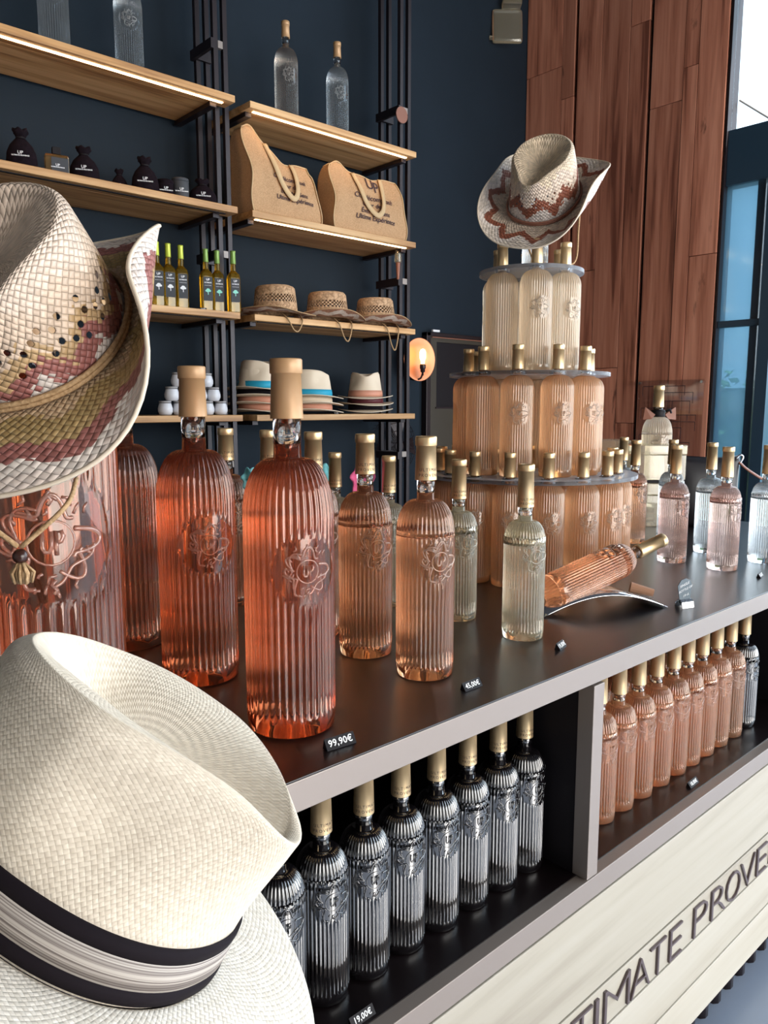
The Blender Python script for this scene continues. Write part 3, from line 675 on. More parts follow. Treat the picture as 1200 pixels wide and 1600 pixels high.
# cradle: arched clear sheet with a wooden peg
cr = thing('bottle_cradle', 'clear arched cradle sheet with wooden peg holding the lying bottle', 'bottle holder', (0, 0, 0))
A_ = Vector((1.215, .868, 1.0)); B_ = Vector((1.468, .742, 1.0)); Wd = Vector((.045, .095, 0))
bm = bmesh.new(); n = 24; rows = []
for i in range(n + 1):
    t = i / n; p = A_.lerp(B_, t) + UP * (0.0345 * math.sin(PI * t) ** 0.9 + .0015); rows.append([p, p + Wd])
vt = [[bm.verts.new(p + UP * 0), bm.verts.new(q)] for p, q in rows]; vb = [[bm.verts.new(p - UP * .0025 if i not in (0, n) else p - UP * .001), bm.verts.new(q - UP * .0025 if i not in (0, n) else q - UP * .001)] for i, (p, q) in enumerate(rows)]
for i in range(n):
    bm.faces.new((vt[i][0], vt[i + 1][0], vt[i + 1][1], vt[i][1])); bm.faces.new((vb[i][1], vb[i + 1][1], vb[i + 1][0], vb[i][0]))
    bm.faces.new((vb[i][0], vb[i + 1][0], vt[i + 1][0], vt[i][0])); bm.faces.new((vt[i][1], vt[i + 1][1], vb[i + 1][1], vb[i][1]))
bm.faces.new((vb[0][1], vb[0][0], vt[0][0], vt[0][1])); bm.faces.new((vb[n][0], vb[n][1], vt[n][1], vt[n][0]))
bmo('arched_sheet', bm, mat('polished steel', (.70, .70, .72), .12, 1.0), cr, True)
bm = bmesh.new(); p0 = Vector((1.437, .812, 1.036)); p1 = Vector((1.462, .772, 1.026))
tube(bm, [p0, p0.lerp(p1, .02), p1], [.0105, .0115, .0085], 16); pg = bmo('wooden_peg', bm, M['leather'], cr); pg.data.materials[0] = mat('turned wood', (.42, .22, .13), .5)

# chalk tag in a chrome clip
sg = thing('chalk_tag', 'small grey slate tag with chalk writing in a chrome clip', 'sign', (1.500, .722, 1.0), math.radians(-20))
bm = bmesh.new(); pts = [(-.013, .008), (.013, .008), (.0165, .045), (.011, .056), (0, .060), (-.012, .057), (-.0205, .045)]
f0 = [bm.verts.new((x, 0, z)) for x, z in pts]; f1 = [bm.verts.new((x, .0015, z)) for x, z in pts]
bm.faces.new(f0); bm.faces.new(list(reversed(f1)))
for i in range(len(pts)):
    j = (i + 1) % len(pts); bm.faces.new((f0[j], f0[i], f1[i], f1[j]))
sl = bmo('slate', bm, mat('slate grey', (.085, .12, .145), .5), sg)
for ln, xx, zz, s in (('SINGLE', -.003, .047, .0075), ('BOTTLE OF', 0, .037, .0068), ('19 cL', .002, .025, .0072)):
    text_obj('chalk_writing', ln, s, 'print', sg, lambda p, xx=xx, zz=zz: (p.x + xx, -.0004, p.y + zz + p.x * .35))
chrome = mat('chrome', (.75, .76, .78), .12, 1.0)
bm = bmesh.new(); pts = [(-.010, 0), (-.008, .012), (-.002, .017), (.004, .017), (.010, .010), (.013, 0)]
for (a, b), (c, d) in zip(pts, pts[1:]):
    vs = [bm.verts.new(p) for p in ((-.015, a, b), (.015, a, b), (.015, c, d), (-.015, c, d))]; bm.faces.new(vs)
cl = bmo('chrome_clip', bm, chrome, sg); so = cl.modifiers.new('s', 'SOLIDIFY'); so.thickness = .0018

# price tags: little black prisms with printed digits
def price(x, y, z, txt, label, rz=0, w=.038, h=.011, flip=False):
    t = thing('price_tag', label, 'price tag', (x, y, z), math.radians(rz), 'black price tag blocks')
    bm = bmesh.new(); vs = [[bm.verts.new((s * w / 2, yy, zz)) for yy, zz in ((-.004, 0), (.007, 0), (.004, h))] for s in (-1, 1)]
    a, b = vs; bm.faces.new((a[0], a[1], a[2])); bm.faces.new((b[2], b[1], b[0]))
    for i in range(3):
        j = (i + 1) % 3; bm.faces.new((a[j], a[i], b[i], b[j]))
    bmo('block', bm, 'black', t)
    dy, dz = .008, h; L_ = math.hypot(dy, dz)
    text_obj('digits', txt, h * .92, 'print', t, lambda p: (p.x, -.004 + (p.y / L_ + .5) * dy - .0005, (p.y / L_ + .5) * dz + .0003), space=1.05, bold=.0002)
price(.560, .692, 1.0, '99,90\u20ac', 'black price block reading 99,90\u20ac before the tall front bottle', -6, .042, .0125)
price(.826, .712, 1.0, '45,00\u20ac', 'price block before the front salmon magnum', 0)
price(1.082, .734, 1.0, '19,00\u20ac', 'price block before the lone white wine bottle', 14, .030)
price(1.903, .730, 1.0, '18,00\u20ac', 'price block at the right end of the worktop', 10, .030)
price(1.526, .694, .6116, '18,00\u20ac', 'price block before the pink bottles in the lower bay', 2, .040)
price(.592, .690, .6116, '19,00\u20ac', 'price block before the black bottles in the lower bay', 0, .040)

# crumpled cloth tags behind bottle necks
def cloth(x, y, z, col, label, sc=1.0):
    bm = bmesh.new(); n = 10; g = {}
    for i in range(n + 1):
        for j in range(n + 1):
            u, v = i / n * 2 - 1, j / n * 2 - 1; s, c = u * math.sqrt(1 - v * v / 2), v * math.sqrt(1 - u * u / 2)
            d = RIGHT * s * .020 + UP * c * .030 + TOWARD * (.006 * math.sin(5 * s + 2 * c) + .004 * math.sin(9 * c))
            g[i, j] = bm.verts.new(Vector((x, y, z)) + d * sc * (1 + .12 * math.sin(7 * math.atan2(c, s))))
    for i in range(n):
        for j in range(n): bm.faces.new((g[i, j], g[i + 1, j], g[i + 1, j + 1], g[i, j + 1]))
    o = bmo('felt_tag', bm, mat(label[:12] + ' felt', col, .8), None, True); so = o.modifiers.new('s', 'SOLIDIFY'); so.thickness = .002
    tag(o, label, 'felt tag')
cloth(1.042, 1.206, 1.258, (.90, .16, .36), 'crumpled pink felt tag hanging between the second and front magnum necks', 1.2)
cloth(1.056, 1.364, 1.249, (.20, .58, .62), 'crumpled turquoise felt tag right of the third magnum neck', 1.15)
cloth(.828, 1.300, 1.266, (.20, .58, .62), 'turquoise felt tag far back left of the tall front bottle', .8)

# ------------------------------------------------------------------ hats
def superell(th, a, b, e=2.3):
    c, s = math.cos(th), math.sin(th)
    return (a * abs(c) ** (2 / e) * (1 if c >= 0 else -1), b * abs(s) ** (2 / e) * (1 if s >= 0 else -1))
def crown_pt(th, s, a, b, H, taper, pinch, dent, dw, tipx, slope):
    """th angle (0 = front), s 0..1 from base to top centre"""
    if s < .58:
        t = s / .58; sc = 1 - taper * t ** 1.4; z = H * .90 * t; q = 1.0
    else:
        u = (s - .58) / .42; q = 1 - u; ang = u / .35 if u < .35 else 1.0
        k = 1 - .10 * math.sin(ang * PI / 2) if u < .35 else .90 * (1 - (u - .35) / .65)
        sc = (1 - taper) * k; z = H * (.90 + .10 * math.sin(ang * PI / 2)); q = k
        t = 1
    x, y = superell(th, a * sc, b * sc, 2.2)
    f = sstep(.05, 1.0, x / a)                      # how far towards the front
    y *= 1 - pinch * f * sstep(.15, .9, min(1, z / H))
    y *= 1 - .11 * math.exp(-((x / a - .42) / .24) ** 2 - ((z / H - .60) / .22) ** 2) * (pinch > .4)
    x += tipx * f * sstep(.2, 1, z / H)
    z += slope * x * (z / H)
    if s > .50:
        top = sstep(.50, .74, s); back = sstep(-.95, -.45, x / a)
        w = b * dw * (1 - .45 * f)
        z -= dent * H * math.exp(-(y / w) ** 2) * top * back * (1 - .25 * sstep(.6, 1.1, x / a))
    return x, y, z
def make_hat(t, mats, a=.098, b=.080, H=.115, bf=.075, bs=.075, roll=.0, frontdip=.0, taper=.14, pinch=.42, dent=.24, dw=.42, tipx=.0, slope=-.05,
             nt=96, ns=34, holes=None, band=None, band_h=.022, edge=None, sub=1, rollpow=2.0, thick=.0018, wave=0.0):
    def uvm(me, uvs, fr, per=.09):
        l1 = me.uv_layers.new(name='UVMap'); l2 = me.uv_layers.new(name='frac')
        for p in me.polygons:
            idx = list(p.vertices); us = [fr[v][0] for v in idx]; wrap = max(us) - min(us) > .5
            for li, v in zip(p.loop_indices, idx):
                u, w = uvs[v]; fu, fv = fr[v]
                if wrap and fu < .5: u += 2 * PI * per; fu += 1
                l1.data[li].uv = (u, w); l2.data[li].uv = (fu, fv)
    V = []; uvs = []; fr = []; F = []
    for j in range(ns + 1):
        s = j / ns
        for i in range(nt):
            th = 2 * PI * i / nt; V.append(crown_pt(th, min(s, .995), a, b, H, taper, pinch, dent, dw, tipx, slope)); uvs.append((th * .09, s * (H + .07))); fr.append((i / nt, s))
    for j in range(ns):
        for i in range(nt):
            if holes and holes(i, j, i / nt, j / ns): continue
            F.append((j * nt + i, j * nt + (i + 1) % nt, (j + 1) * nt + (i + 1) % nt, (j + 1) * nt + i))
    me = bpy.data.meshes.new('crown'); me.from_pydata(V, [], F); uvm(me, uvs, fr); me.update()
    cr_ = link('crown', me, mats[0], t, True)
    so = cr_.modifiers.new('s', 'SOLIDIFY'); so.thickness = thick; so.offset = -1
    if sub: sm = cr_.modifiers.new('ss', 'SUBSURF'); sm.levels = sub; sm.render_levels = sub
    # brim
    V = []; uvs = []; fr = []; F = []; nb = 14; rim = []
    for j in range(nb + 1):
        v = j / nb
        for i in range(nt):
            th = 2 * PI * i / nt; x0, y0 = superell(th, a, b, 2.2); c, s_ = math.cos(th), math.sin(th)
            ext = v * (bf * c * c + bs * s_ * s_); d = Vector((c * 1.0, s_ * 1.0))
            side = abs(s_) ** rollpow; ang = roll * side * v
            out = ext * (math.sin(ang) / ang if ang > 1e-3 else 1); zz = ext * ((1 - math.cos(ang)) / ang if ang > 1e-3 else 0)
            zz -= frontdip * v * v * max(0, c) ** 2 + frontdip * .6 * v * v * max(0, -c) ** 2
            zz += wave * v * math.sin(5 * th + 1)
            x, y = x0 + d.x * out, y0 + d.y * out
            V.append((x, y, zz)); uvs.append((th * .12, v * .09)); fr.append((i / nt, v))
            if j == nb: rim.append((x, y, zz))
    for j in range(nb):
        for i in range(nt): F.append((j * nt + i, (j + 1) * nt + i, (j + 1) * nt + (i + 1) % nt, j * nt + (i + 1) % nt))
    me = bpy.data.meshes.new('brim'); me.from_pydata(V, [], F); uvm(me, uvs, fr, .12); me.update()
    br = link('brim', me, mats[1], t, True); so = br.modifiers.new('s', 'SOLIDIFY'); so.thickness = thick * 1.3; so.offset = 0
    if sub: sm = br.modifiers.new('ss', 'SUBSURF'); sm.levels = sub; sm.render_levels = sub
    if edge:
        bm = bmesh.new(); tube(bm, [(x, y, z + 0.0) for x, y, z in rim], edge[1], 6, True); bmo('brim_edge', bm, edge[0], t, True)
    if band:
        zz = 0.003
        for (m_, h) in band:
            bm = bmesh.new(); R_ = []
            hh = zz
            for k, (dz, off) in enumerate(((0, .0003), (0, .0022), (h * .5, .0026), (h, .0022), (h, .0003))):
                ring = []
                for i in range(nt):
                    s = (hh + dz) / (H * .90) * .58; x, y, z = crown_pt(2 * PI * i / nt, s, a, b, H, taper, pinch, dent, dw, tipx, slope)
                    l = math.hypot(x, y); ring.append(bm.verts.new((x + x / l * off, y + y / l * off, z)))
                R_.append(ring)
            for p, q in zip(R_, R_[1:]):
                for i in range(nt): bm.faces.new((p[i], p[(i + 1) % nt], q[(i + 1) % nt], q[i]))
            bmo('hat_band', bm, m_, t, True); zz += h
def rope_band(t, a, b, z, r, m_, turns=2, off=.004, tilt=0):
    for k in range(turns):
        bm = bmesh.new(); pts = []
        for i in range(80):
            th = 2 * PI * i / 80; x, y = superell(th, a + off, b + off, 2.2); pts.append((x, y, z + k * r * 1.7 + .0008 * math.sin(th * 40)))
        tube(bm, pts, r, 6, True); bmo('rope_band', bm, m_, t, True)
def orient(t, origin, up, front, sc=1.0):
    u = up.normalized(); f = (front - u * front.dot(u)).normalized(); s = u.cross(f)
    f, s, u = f * sc, s * sc, u * sc
    t.matrix_world = Matrix(((f.x, s.x, u.x, origin[0]), (f.y, s.y, u.y, origin[1]), (f.z, s.z, u.z, origin[2]), (0, 0, 0, 1)))
def dirv(r, u, tw_): return RIGHT * r + UP * u + TOWARD * tw_

# big foreground straw cowboy hat
H1 = thing('straw_cowboy_hat', 'large pale woven straw cowboy hat with rose dyed zigzags on the biggest bottle', 'hat')
def holes1(i, j, u, v):
    if not (5 <= j <= 10): return False
    return ((i + 2 * j) % 4 == 0) and (math.sin(i * 12.9 + j * 4.1) > -.35)
M['cow_edge'] = mat('pale straw binding', (.74, .62, .48), .7)
H1P = dict(a=.102, b=.086, H=.115, bf=.082, bs=.082, roll=2.35, frontdip=.020, taper=.12, pinch=.34, dent=.26, dw=.50, slope=-.06, nt=92, ns=30, holes=holes1, edge=('cow_edge', .0022), rollpow=3.6, wave=.001)
make_hat(H1, ('cow_crown', 'cow_brim'), **H1P)
rope_band(H1, .102, .086, .006, .0026, 'cord')
orient(H1, (.246, .730, 1.470), dirv(-.12, .72, .66), dirv(.16, -.8, .5), .94)
bpy.context.view_layer.update()
# chin cord of the big hat with wooden bead
def world_cord(parent, pts, r, nm='chin_cord', n=8):
    inv = parent.matrix_world.inverted(); bm = bmesh.new(); tube(bm, [inv @ p for p in spline(pts, n)], r, 6); return bmo(nm, bm, 'cord', parent, True)

# straw hat on the tower
H2 = thing('straw_cowboy_hat', 'straw cowboy hat with rust zigzag brim on top of the bottle tower', 'hat')
def holes2(i, j, u, v):
    if not (9 <= j <= 13): return False
    return (j % 2 == 1) and ((i + (j // 2) * 2) % 4 == 0) and (math.sin(i * .55) > .25)
make_hat(H2, ('cow_crown2', 'cow_brim2'), a=.094, b=.080, H=.125, bf=.085, bs=.088, roll=1.9, frontdip=.0, taper=.12, pinch=.36, dent=.28, dw=.50, slope=-.10, nt=112, ns=38, holes=holes2, edge=('cow_edge', .002), rollpow=2.8, wave=.001)
rope_band(H2, .094, .080, .005, .0026, 'leather')
orient(H2, (1.603, 1.178, 1.905), dirv(-.22, .64, .70), dirv(-.50, -.75, .5))
bpy.context.view_layer.update()
_c = Vector((1.603, 1.178, 1.905))
world_cord(H2, [_c + dirv(.088, .02, 0), _c + dirv(.085, -.07, .0), _c + dirv(.075, -.145, .02), _c + dirv(.03, -.163, .05), _c + dirv(-.02, -.163, .05), _c + dirv(-.045, -.11, .03)], .0024)

# foreground panama
HP3 = (.133,.408,1.154)
H3 = thing('panama_hat', 'large cream panama hat with black and grey striped band in the foreground', 'hat')
grey = new_mat('grey striped ribbon'); M['ribbon_grey'] = grey[0]
_nt = grey[1]; _t2 = _nt.nodes.new('ShaderNodeTexCoord'); _mp = _nt.nodes.new('ShaderNodeMapping'); _mp.inputs['Scale'].default_value = (3, 3, 1100)
_nz = _nt.nodes.new('ShaderNodeTexNoise'); _nz.inputs['Scale'].default_value = 1; _nz.inputs['Detail'].default_value = 1; _rr = _nt.nodes.new('ShaderNodeValToRGB')
_rr.color_ramp.elements[0].position = .38; _rr.color_ramp.elements[0].color = (.16, .13, .12, 1); _rr.color_ramp.elements[1].position = .6; _rr.color_ramp.elements[1].color = (.52, .47, .42, 1)
_nt.links.new(_t2.outputs['Object'], _mp.inputs[0]); _nt.links.new(_mp.outputs[0], _nz.inputs[0]); _nt.links.new(_nz.outputs[0], _rr.inputs[0]); _nt.links.new(_rr.outputs[0], grey[2].inputs['Base Color']); grey[2].inputs['Roughness'].default_value = .8
make_hat(H3, ('panama', 'panama_brim'), a=.102, b=.084, H=.114, bf=.078, bs=.066, roll=.25, frontdip=.018, taper=.06, pinch=.55, dent=.26, dw=.40, tipx=.018, slope=.0, nt=120, ns=44,
         band=(('ribbon_black', .0075), ('ribbon_grey', .014), ('ribbon_black', .0075)), sub=1, thick=.002)
orient(H3, HP3, dirv(.50, .84, -.20), dirv(.70, -.45, .45), .955)
st = thing('hat_stand', 'slim metal stand carrying the foreground panama hat', 'hat stand', (HP3[0], HP3[1], 0))
bm = bmesh.new(); lathe(bm, [(0, 0), (.13, 0), (.13, .008), (.012, .014), (.010, 1.122), (.05, 1.124), (.05, 1.128), (0, 1.128)], 24); bmo('pole', bm, 'steel', st)

# ------------------------------------------------------------------ shelf goods
def lo_hat(lbl, x, y, z, rz, kind, group, **kw):
    t = thing('straw_hat' if kind == 'cow' else 'fedora_hat', lbl, 'hat', (x, y, z), math.radians(rz), group); return t
sh = [(2.325, 3.375, 'leftmost tan cowboy hat on the third right shelf, brim widest', -60), (2.660, 3.37, 'middle tan cowboy hat on the third right shelf', -25), (3.010, 3.37, 'rightmost tan cowboy hat on the third right shelf', -20)]
for n_, (x, y, l, rz) in enumerate(sh):
    t = thing('straw_cowboy_hat', l, 'hat', (x, y, 1.862 + .020), math.radians(rz), 'tan cowboy hats on the third shelf')
    make_hat(t, ('tan_straw', 'tan_brim'), a=.098, b=.086, H=.118, bf=.080, bs=.085, roll=.7 if n_ else .35, frontdip=.012, taper=.10, pinch=.15, dent=.04, dw=.5, slope=.02, nt=72, ns=24, sub=0,
             holes=lambda i, j, u, v: (6 <= j <= 9) and ((i + j) % 2 == 0), thick=.002, wave=.002, edge=('cord', .002)); t.scale = (1.16,) * 3
    bm = bmesh.new(); dx = .05
    fx, fy = x + .03, 3.286
    tp = spline([(fx - .03, 3.32, 1.882), (fx - .015, fy, 1.850), (fx + .02, fy, 1.80 - .02 * n_), (fx + .05, fy, 1.795 - .03 * n_), (fx + .075, fy, 1.845), (fx + .085, 3.32, 1.882)], 6)
    inv = Matrix.Translation((x, y, 1.882)) @ Matrix.Rotation(math.radians(rz), 4, 'Z') @ Matrix.Scale(1.16, 4); inv.invert()
    tube(bm, [inv @ p for p in tp], .0035, 5); bmo('chin_cord', bm, 'cord', t, True)
def fedora(x, y, z, rz, bandm, lbl, tiltx=0, flat=False):
    t = thing('fedora_hat', lbl, 'hat', (x, y, z), math.radians(rz), 'fedoras stacked on the bottom shelf')
    make_hat(t, ('felt', 'felt'), a=.094, b=.080, H=.120, bf=.052, bs=.052, roll=.35, frontdip=.008, taper=.16, pinch=.42, dent=.30, dw=.42, nt=60, ns=26, sub=0, band=((bandm, .030),), thick=.002)
    t.scale = (1.24,) * 3
    if tiltx: t.rotation_euler = (math.radians(tiltx), math.radians(tiltx * .4), math.radians(rz))
    return t
def stack(x, y, specs, rz, where):
    z = 1.370
    for k, (bm_, cn) in enumerate(specs):
        fedora(x, y, z + .016, rz + (0 if k == len(specs) - 1 else 15 * k), bm_, f'cream fedora with {cn} band, {["bottom", "second", "third", "top"][k] if k < len(specs) - 1 else "top"} of the {where} stack')
        z += .038
stack(2.275, 3.46, [('pinkband', 'dusty pink'), ('pinkband', 'rose pink'), ('ribbon_black', 'black'), ('turq', 'turquoise')], -75, 'left')
stack(2.610, 3.46, [('pinkband', 'dusty pink'), ('felt', 'cream'), ('turq', 'turquoise')], -40, 'middle')
stack(3.010, 3.46, [('ribbon_black', 'black'), ('burg', 'burgundy'), ('pinkband', 'dusty pink')], -128, 'right')
price(2.68, 3.325, 1.368, '119,00', 'tiny price block before the middle fedora stack', 0, .035)

# tote bags
def tote(x, y, z, w, d, hl, hr, rz, lbl, lines, peak, lean=0.0):
    t = thing('jute_tote_bag', lbl, 'bag', (x, y, z), math.radians(rz), 'jute tote bags on the second right shelf')
    nu, nv = 96, 22
    def top(xx):
        u = xx / w + .5; return hl + (hr - hl) * sstep(0.05, .75, u) + peak * math.exp(-((u - .12) / .12) ** 2) - .02 * math.exp(-((u - .62) / .12) ** 2)
    def pt(a, v):
        # perimeter position a in 0..1 starting front-left going right along the front
        P = 2 * (w + d); s = a * P
        if s < w: px, py, fr_ = -w / 2 + s, -d / 2, 1
        elif s < w + d: px, py, fr_ = w / 2, -d / 2 + (s - w), 0
        elif s < 2 * w + d: px, py, fr_ = w / 2 - (s - w - d), d / 2, 0
        else: px, py, fr_ = -w / 2, d / 2 - (s - 2 * w - d), 0
        zz = top(px) * v
        # pull the mouth together, round the corners, bulge
        k = 1 - .70 * v ** 1.8; py *= k
        px *= 1 + .05 * math.sin(PI * min(v, 1)) - .05 * v + lean * 0
        px += lean * v
        py += -.012 * math.sin(PI * v) * (1 if py < 0 else -1)
        py += .006 * math.sin(px * 38 + v * 3) * math.sin(PI * v) + .004 * math.sin(px * 17 - v * 9)
        if abs(abs(px) - w / 2) < .03 and 0 < v < 1: px += .010 * math.sin(v * 9) * (1 if px > 0 else -1)
        return Vector((px, py, zz))
    bm = bmesh.new(); R_ = [[bm.verts.new(pt(i / nu, j / nv)) for i in range(nu)] for j in range(nv + 1)]
    for A, B in zip(R_, R_[1:]):
        for i in range(nu): bm.faces.new((A[i], A[(i + 1) % nu], B[(i + 1) % nu], B[i]))
    bm.faces.new(list(reversed(R_[0])))
    me = bpy.data.meshes.new('bag_body'); bm.normal_update(); bm.to_mesh(me); bm.free()
    ul = me.uv_layers.new(name='UVMap')
    for p in me.polygons:
        for li in p.loop_indices:
            co = me.vertices[me.loops[li].vertex_index].co; ul.data[li].uv = (co.x + co.y, co.z)
    b = link('bag_body', me, 'jute', t, True); so = b.modifiers.new('s', 'SOLIDIFY'); so.thickness = .003
    # piping along the two front seams and the mouth
    for a in (0.0, w / (2 * (w + d))):
        bm = bmesh.new(); tube(bm, [pt(a + .0001, j / 20) + Vector((0, -.002, 0)) for j in range(21)], .0035, 5); bmo('piping', bm, 'jute_strap', t, True)
    bm = bmesh.new(); tube(bm, [pt(i / nu, 1.0) for i in range(nu)], .0035, 5, True); bmo('hem', bm, 'jute_strap', t, True)
    fw = w / (2 * (w + d))
    def front(px, zz):
        u = (px / w + .5); tp = top(px); v = max(0, min(1, zz / tp)); q = pt(max(0.002, min(.998, u)) * fw, v); return q
    # handle drooping over the front
    ctrl = [(-.10, 1.02), (-.085, .80), (-.05, .55), (0.03, .36), (.075, .42), (.11, .62), (.13, .82), (.14, 1.02)]
    sp = spline([(u * w / .6 * 1.0, v, 0) for u, v in ctrl], 5); bm = bmesh.new(); last = None
    for k, p in enumerate(sp):
        q = front(p.x, p.y * top(p.x)); tn = (sp[min(k + 1, len(sp) - 1)] - sp[max(k - 1, 0)]); dx, dz = tn.x, tn.y * top(0); l = math.hypot(dx, dz) or 1
        nx, nz = -dz / l * .014, dx / l * .014; off = Vector((0, -.009 - .012 * math.sin(PI * k / (len(sp) - 1)), 0))
        a_ = bm.verts.new(q + off + Vector((nx, 0, nz))); b_ = bm.verts.new(q + off - Vector((nx, 0, nz)))
        if last: bm.faces.new((last[0], last[1], b_, a_))
        last = (a_, b_)
    h_ = bmo('handle', bm, 'jute_strap', t, True); so = h_.modifiers.new('s', 'SOLIDIFY'); so.thickness = .0035
    for txt, px, pz, s, sk in lines:
        text_obj('printed_text', txt, s, 'ink', t, lambda p, px=px, pz=pz, sk=sk: front(px + p.x + p.y * sk, pz + p.y) + Vector((0, -.0045, 0)), bold=.0006)
L_B = [('U', .028, .285, .085, 0), ('P', .072, .270, .085, 0), ('Chic d\u00e9complex\u00e9', .03, .205, .040, .25), ('C\u0153ur de', .01, .166, .036, .25), ('\u00c9veil des Sens', .03, .128, .036, .25), ('Ultime Exp\u00e9rience', .035, .092, .038, .25)]
L_A = [('Chic d\u00e9complex\u00e9', .04, .205, .032, .25), ('C\u0153ur de', .03, .170, .030, .25), ('\u00c9veil des Sens', .05, .135, .030, .25), ('Ultime Exp\u00e9rience', .05, .102, .032, .25)]
tote(2.960, 3.430, 2.3545, .515, .17, .325, .335, 0, 'right jute tote bag with dark UP monogram and script printing', L_B, .045, -.01)
tote(2.400, 3.455, 2.3545, .43, .20, .40, .30, 3, 'left slumped jute tote bag with script printing half hidden by handle', L_A, .035, -.03)

# bottles on the top shelves
for x, y, c, l, g in ((1.300, 3.45, 'clear', 'left ribbed display bottle on the top left shelf', 1), (1.625, 3.45, 'clear', 'right ribbed display bottle on the top left shelf', 1),
                      (2.470, 3.45, 'faint', 'faintly pink display bottle on the top right shelf', 2), (2.808, 3.45, 'clear', 'clear display bottle with tan cap at right of the top right shelf', 2)):
    place_bottle('jeroboam', c, x, y, 2.854, -112, l, 'display bottles on the top shelves', scale=1.06)
# pale bottles peeking above the big hat
for i, x in enumerate((1.09, 1.155)):
    place_bottle('standard', 'clear', x, 3.44, 1.863, -110, f'{"left" if i == 0 else "right"} bottle cap peeking over the crown of the big straw hat', 'bottles behind the big straw hat', text=False, scale=1.22)
# pouches
def crest(t, yy, z, s=1.0):
    text_obj('printed_crest', 'UP', .022 * s, 'print', t, lambda p: (p.x, yy, z + .014 * s + p.y), bold=.0003)
    text_obj('printed_name', 'ULTIMATE PROVENCE', .0085 * s, 'print', t, lambda p: (p.x, yy, z + p.y), bold=.0003)
def pouch(x, y, w, h, lbl, rz=-25):
    t = thing('drawstring_pouch', lbl, 'pouch', (x, y, 2.3545), math.radians(rz), 'black drawstring pouches on the second left shelf')
    bm = bmesh.new(); n = 24; prof = [(.80, 0), (.98, .03), (1.0, .25), (.93, .45), (.72, .62), (.40, .74), (.28, .79), (.36, .86), (.50, .94), (.46, 1.0), (.2, .98)]
    R_ = []
    for r, zz in prof:
        R_.append([bm.verts.new((w / 2 * r * math.cos(2 * PI * i / n) * (1 + (.12 * math.sin(i * 2.1) if zz > .7 else .02 * math.sin(3 * i))), w / 3.2 * r * math.sin(2 * PI * i / n), h * (zz + (.035 * math.sin(i * 1.3 + w * 90) if zz > .9 else 0)))) for i in range(n)])
    for A, B in zip(R_, R_[1:]):
        for i in range(n): bm.faces.new((A[i], A[(i + 1) % n], B[(i + 1) % n], B[i]))
    bm.faces.new(list(reversed(R_[0]))); bm.faces.new(R_[-1])
    bmo('pouch_body', bm, 'cloth_black', t, True)
    bm = bmesh.new(); lathe(bm, [(w / 2 * .31, h * .775), (w / 2 * .34, h * .79), (w / 2 * .31, h * .805)], 16); bmo('drawstring', bm, 'black', t, True)
    crest(t, -w / 3.2 - .003, h * .33, min(.8, w / .15))
pouch(1.130, 3.42, .118, .165, 'leftmost black drawstring pouch on the second left shelf')
pouch(1.385, 3.42, .122, .150, 'black drawstring pouch right of the perfume bottle')
pouch(1.575, 3.50, .075, .115, 'small black pouch behind the larger one on the second left shelf')
pouch(1.660, 3.42, .120, .165, 'black drawstring pouch left of the dark candle jars')
pouch(1.950, 3.42, .135, .125, 'wide black pouch at the right end of the second left shelf')
t = thing('perfume_bottle', 'square amber perfume bottle with black cap and dark label', 'perfume', (1.262, 3.40, 2.3545), math.radians(-12))
bm = bmesh.new(); box(bm, -.046, .046, -.020, .020, 0, .088, .006); bmo('glass_body', bm, glassy('amber perfume', (1, .80, .5), 1.4, (.6, .36, .12), .2), t)
cbox('black_cap', -.017, .017, -.014, .014, .0895, .118, 'black', t, .002)
cbox('paper_label', -.024, .042, -.0225, -.0212, .012, .074, 'label', t, 0); crest(t, -.0232, .036, .62)
for x, y, m_, l in ((1.757, 3.42, 'cloth_black', 'black lidded candle jar beside the grey one'), (1.832, 3.415, 'label', 'charcoal candle jar on the second left shelf')):
    t = thing('candle_jar', l, 'candle jar', (x, y, 2.3545), math.radians(-20), 'dark candle jars on the second left shelf')
    h_ = .105 if m_ == 'label' else .085
    bm = bmesh.new(); lathe(bm, [(0, 0), (.036, 0), (.038, .003), (.038, h_ - .018), (.0375, h_ - .016), (0, h_ - .016)], 28); bmo('jar', bm, m_, t, True)
    bm = bmesh.new(); lathe(bm, [(0, h_ - .0155), (.0385, h_ - .0155), (.0385, h_ - .003), (.036, h_), (0, h_)], 28); bmo('lid', bm, m_, t, True); crest(t, -.0395, h_ * .40, .7)
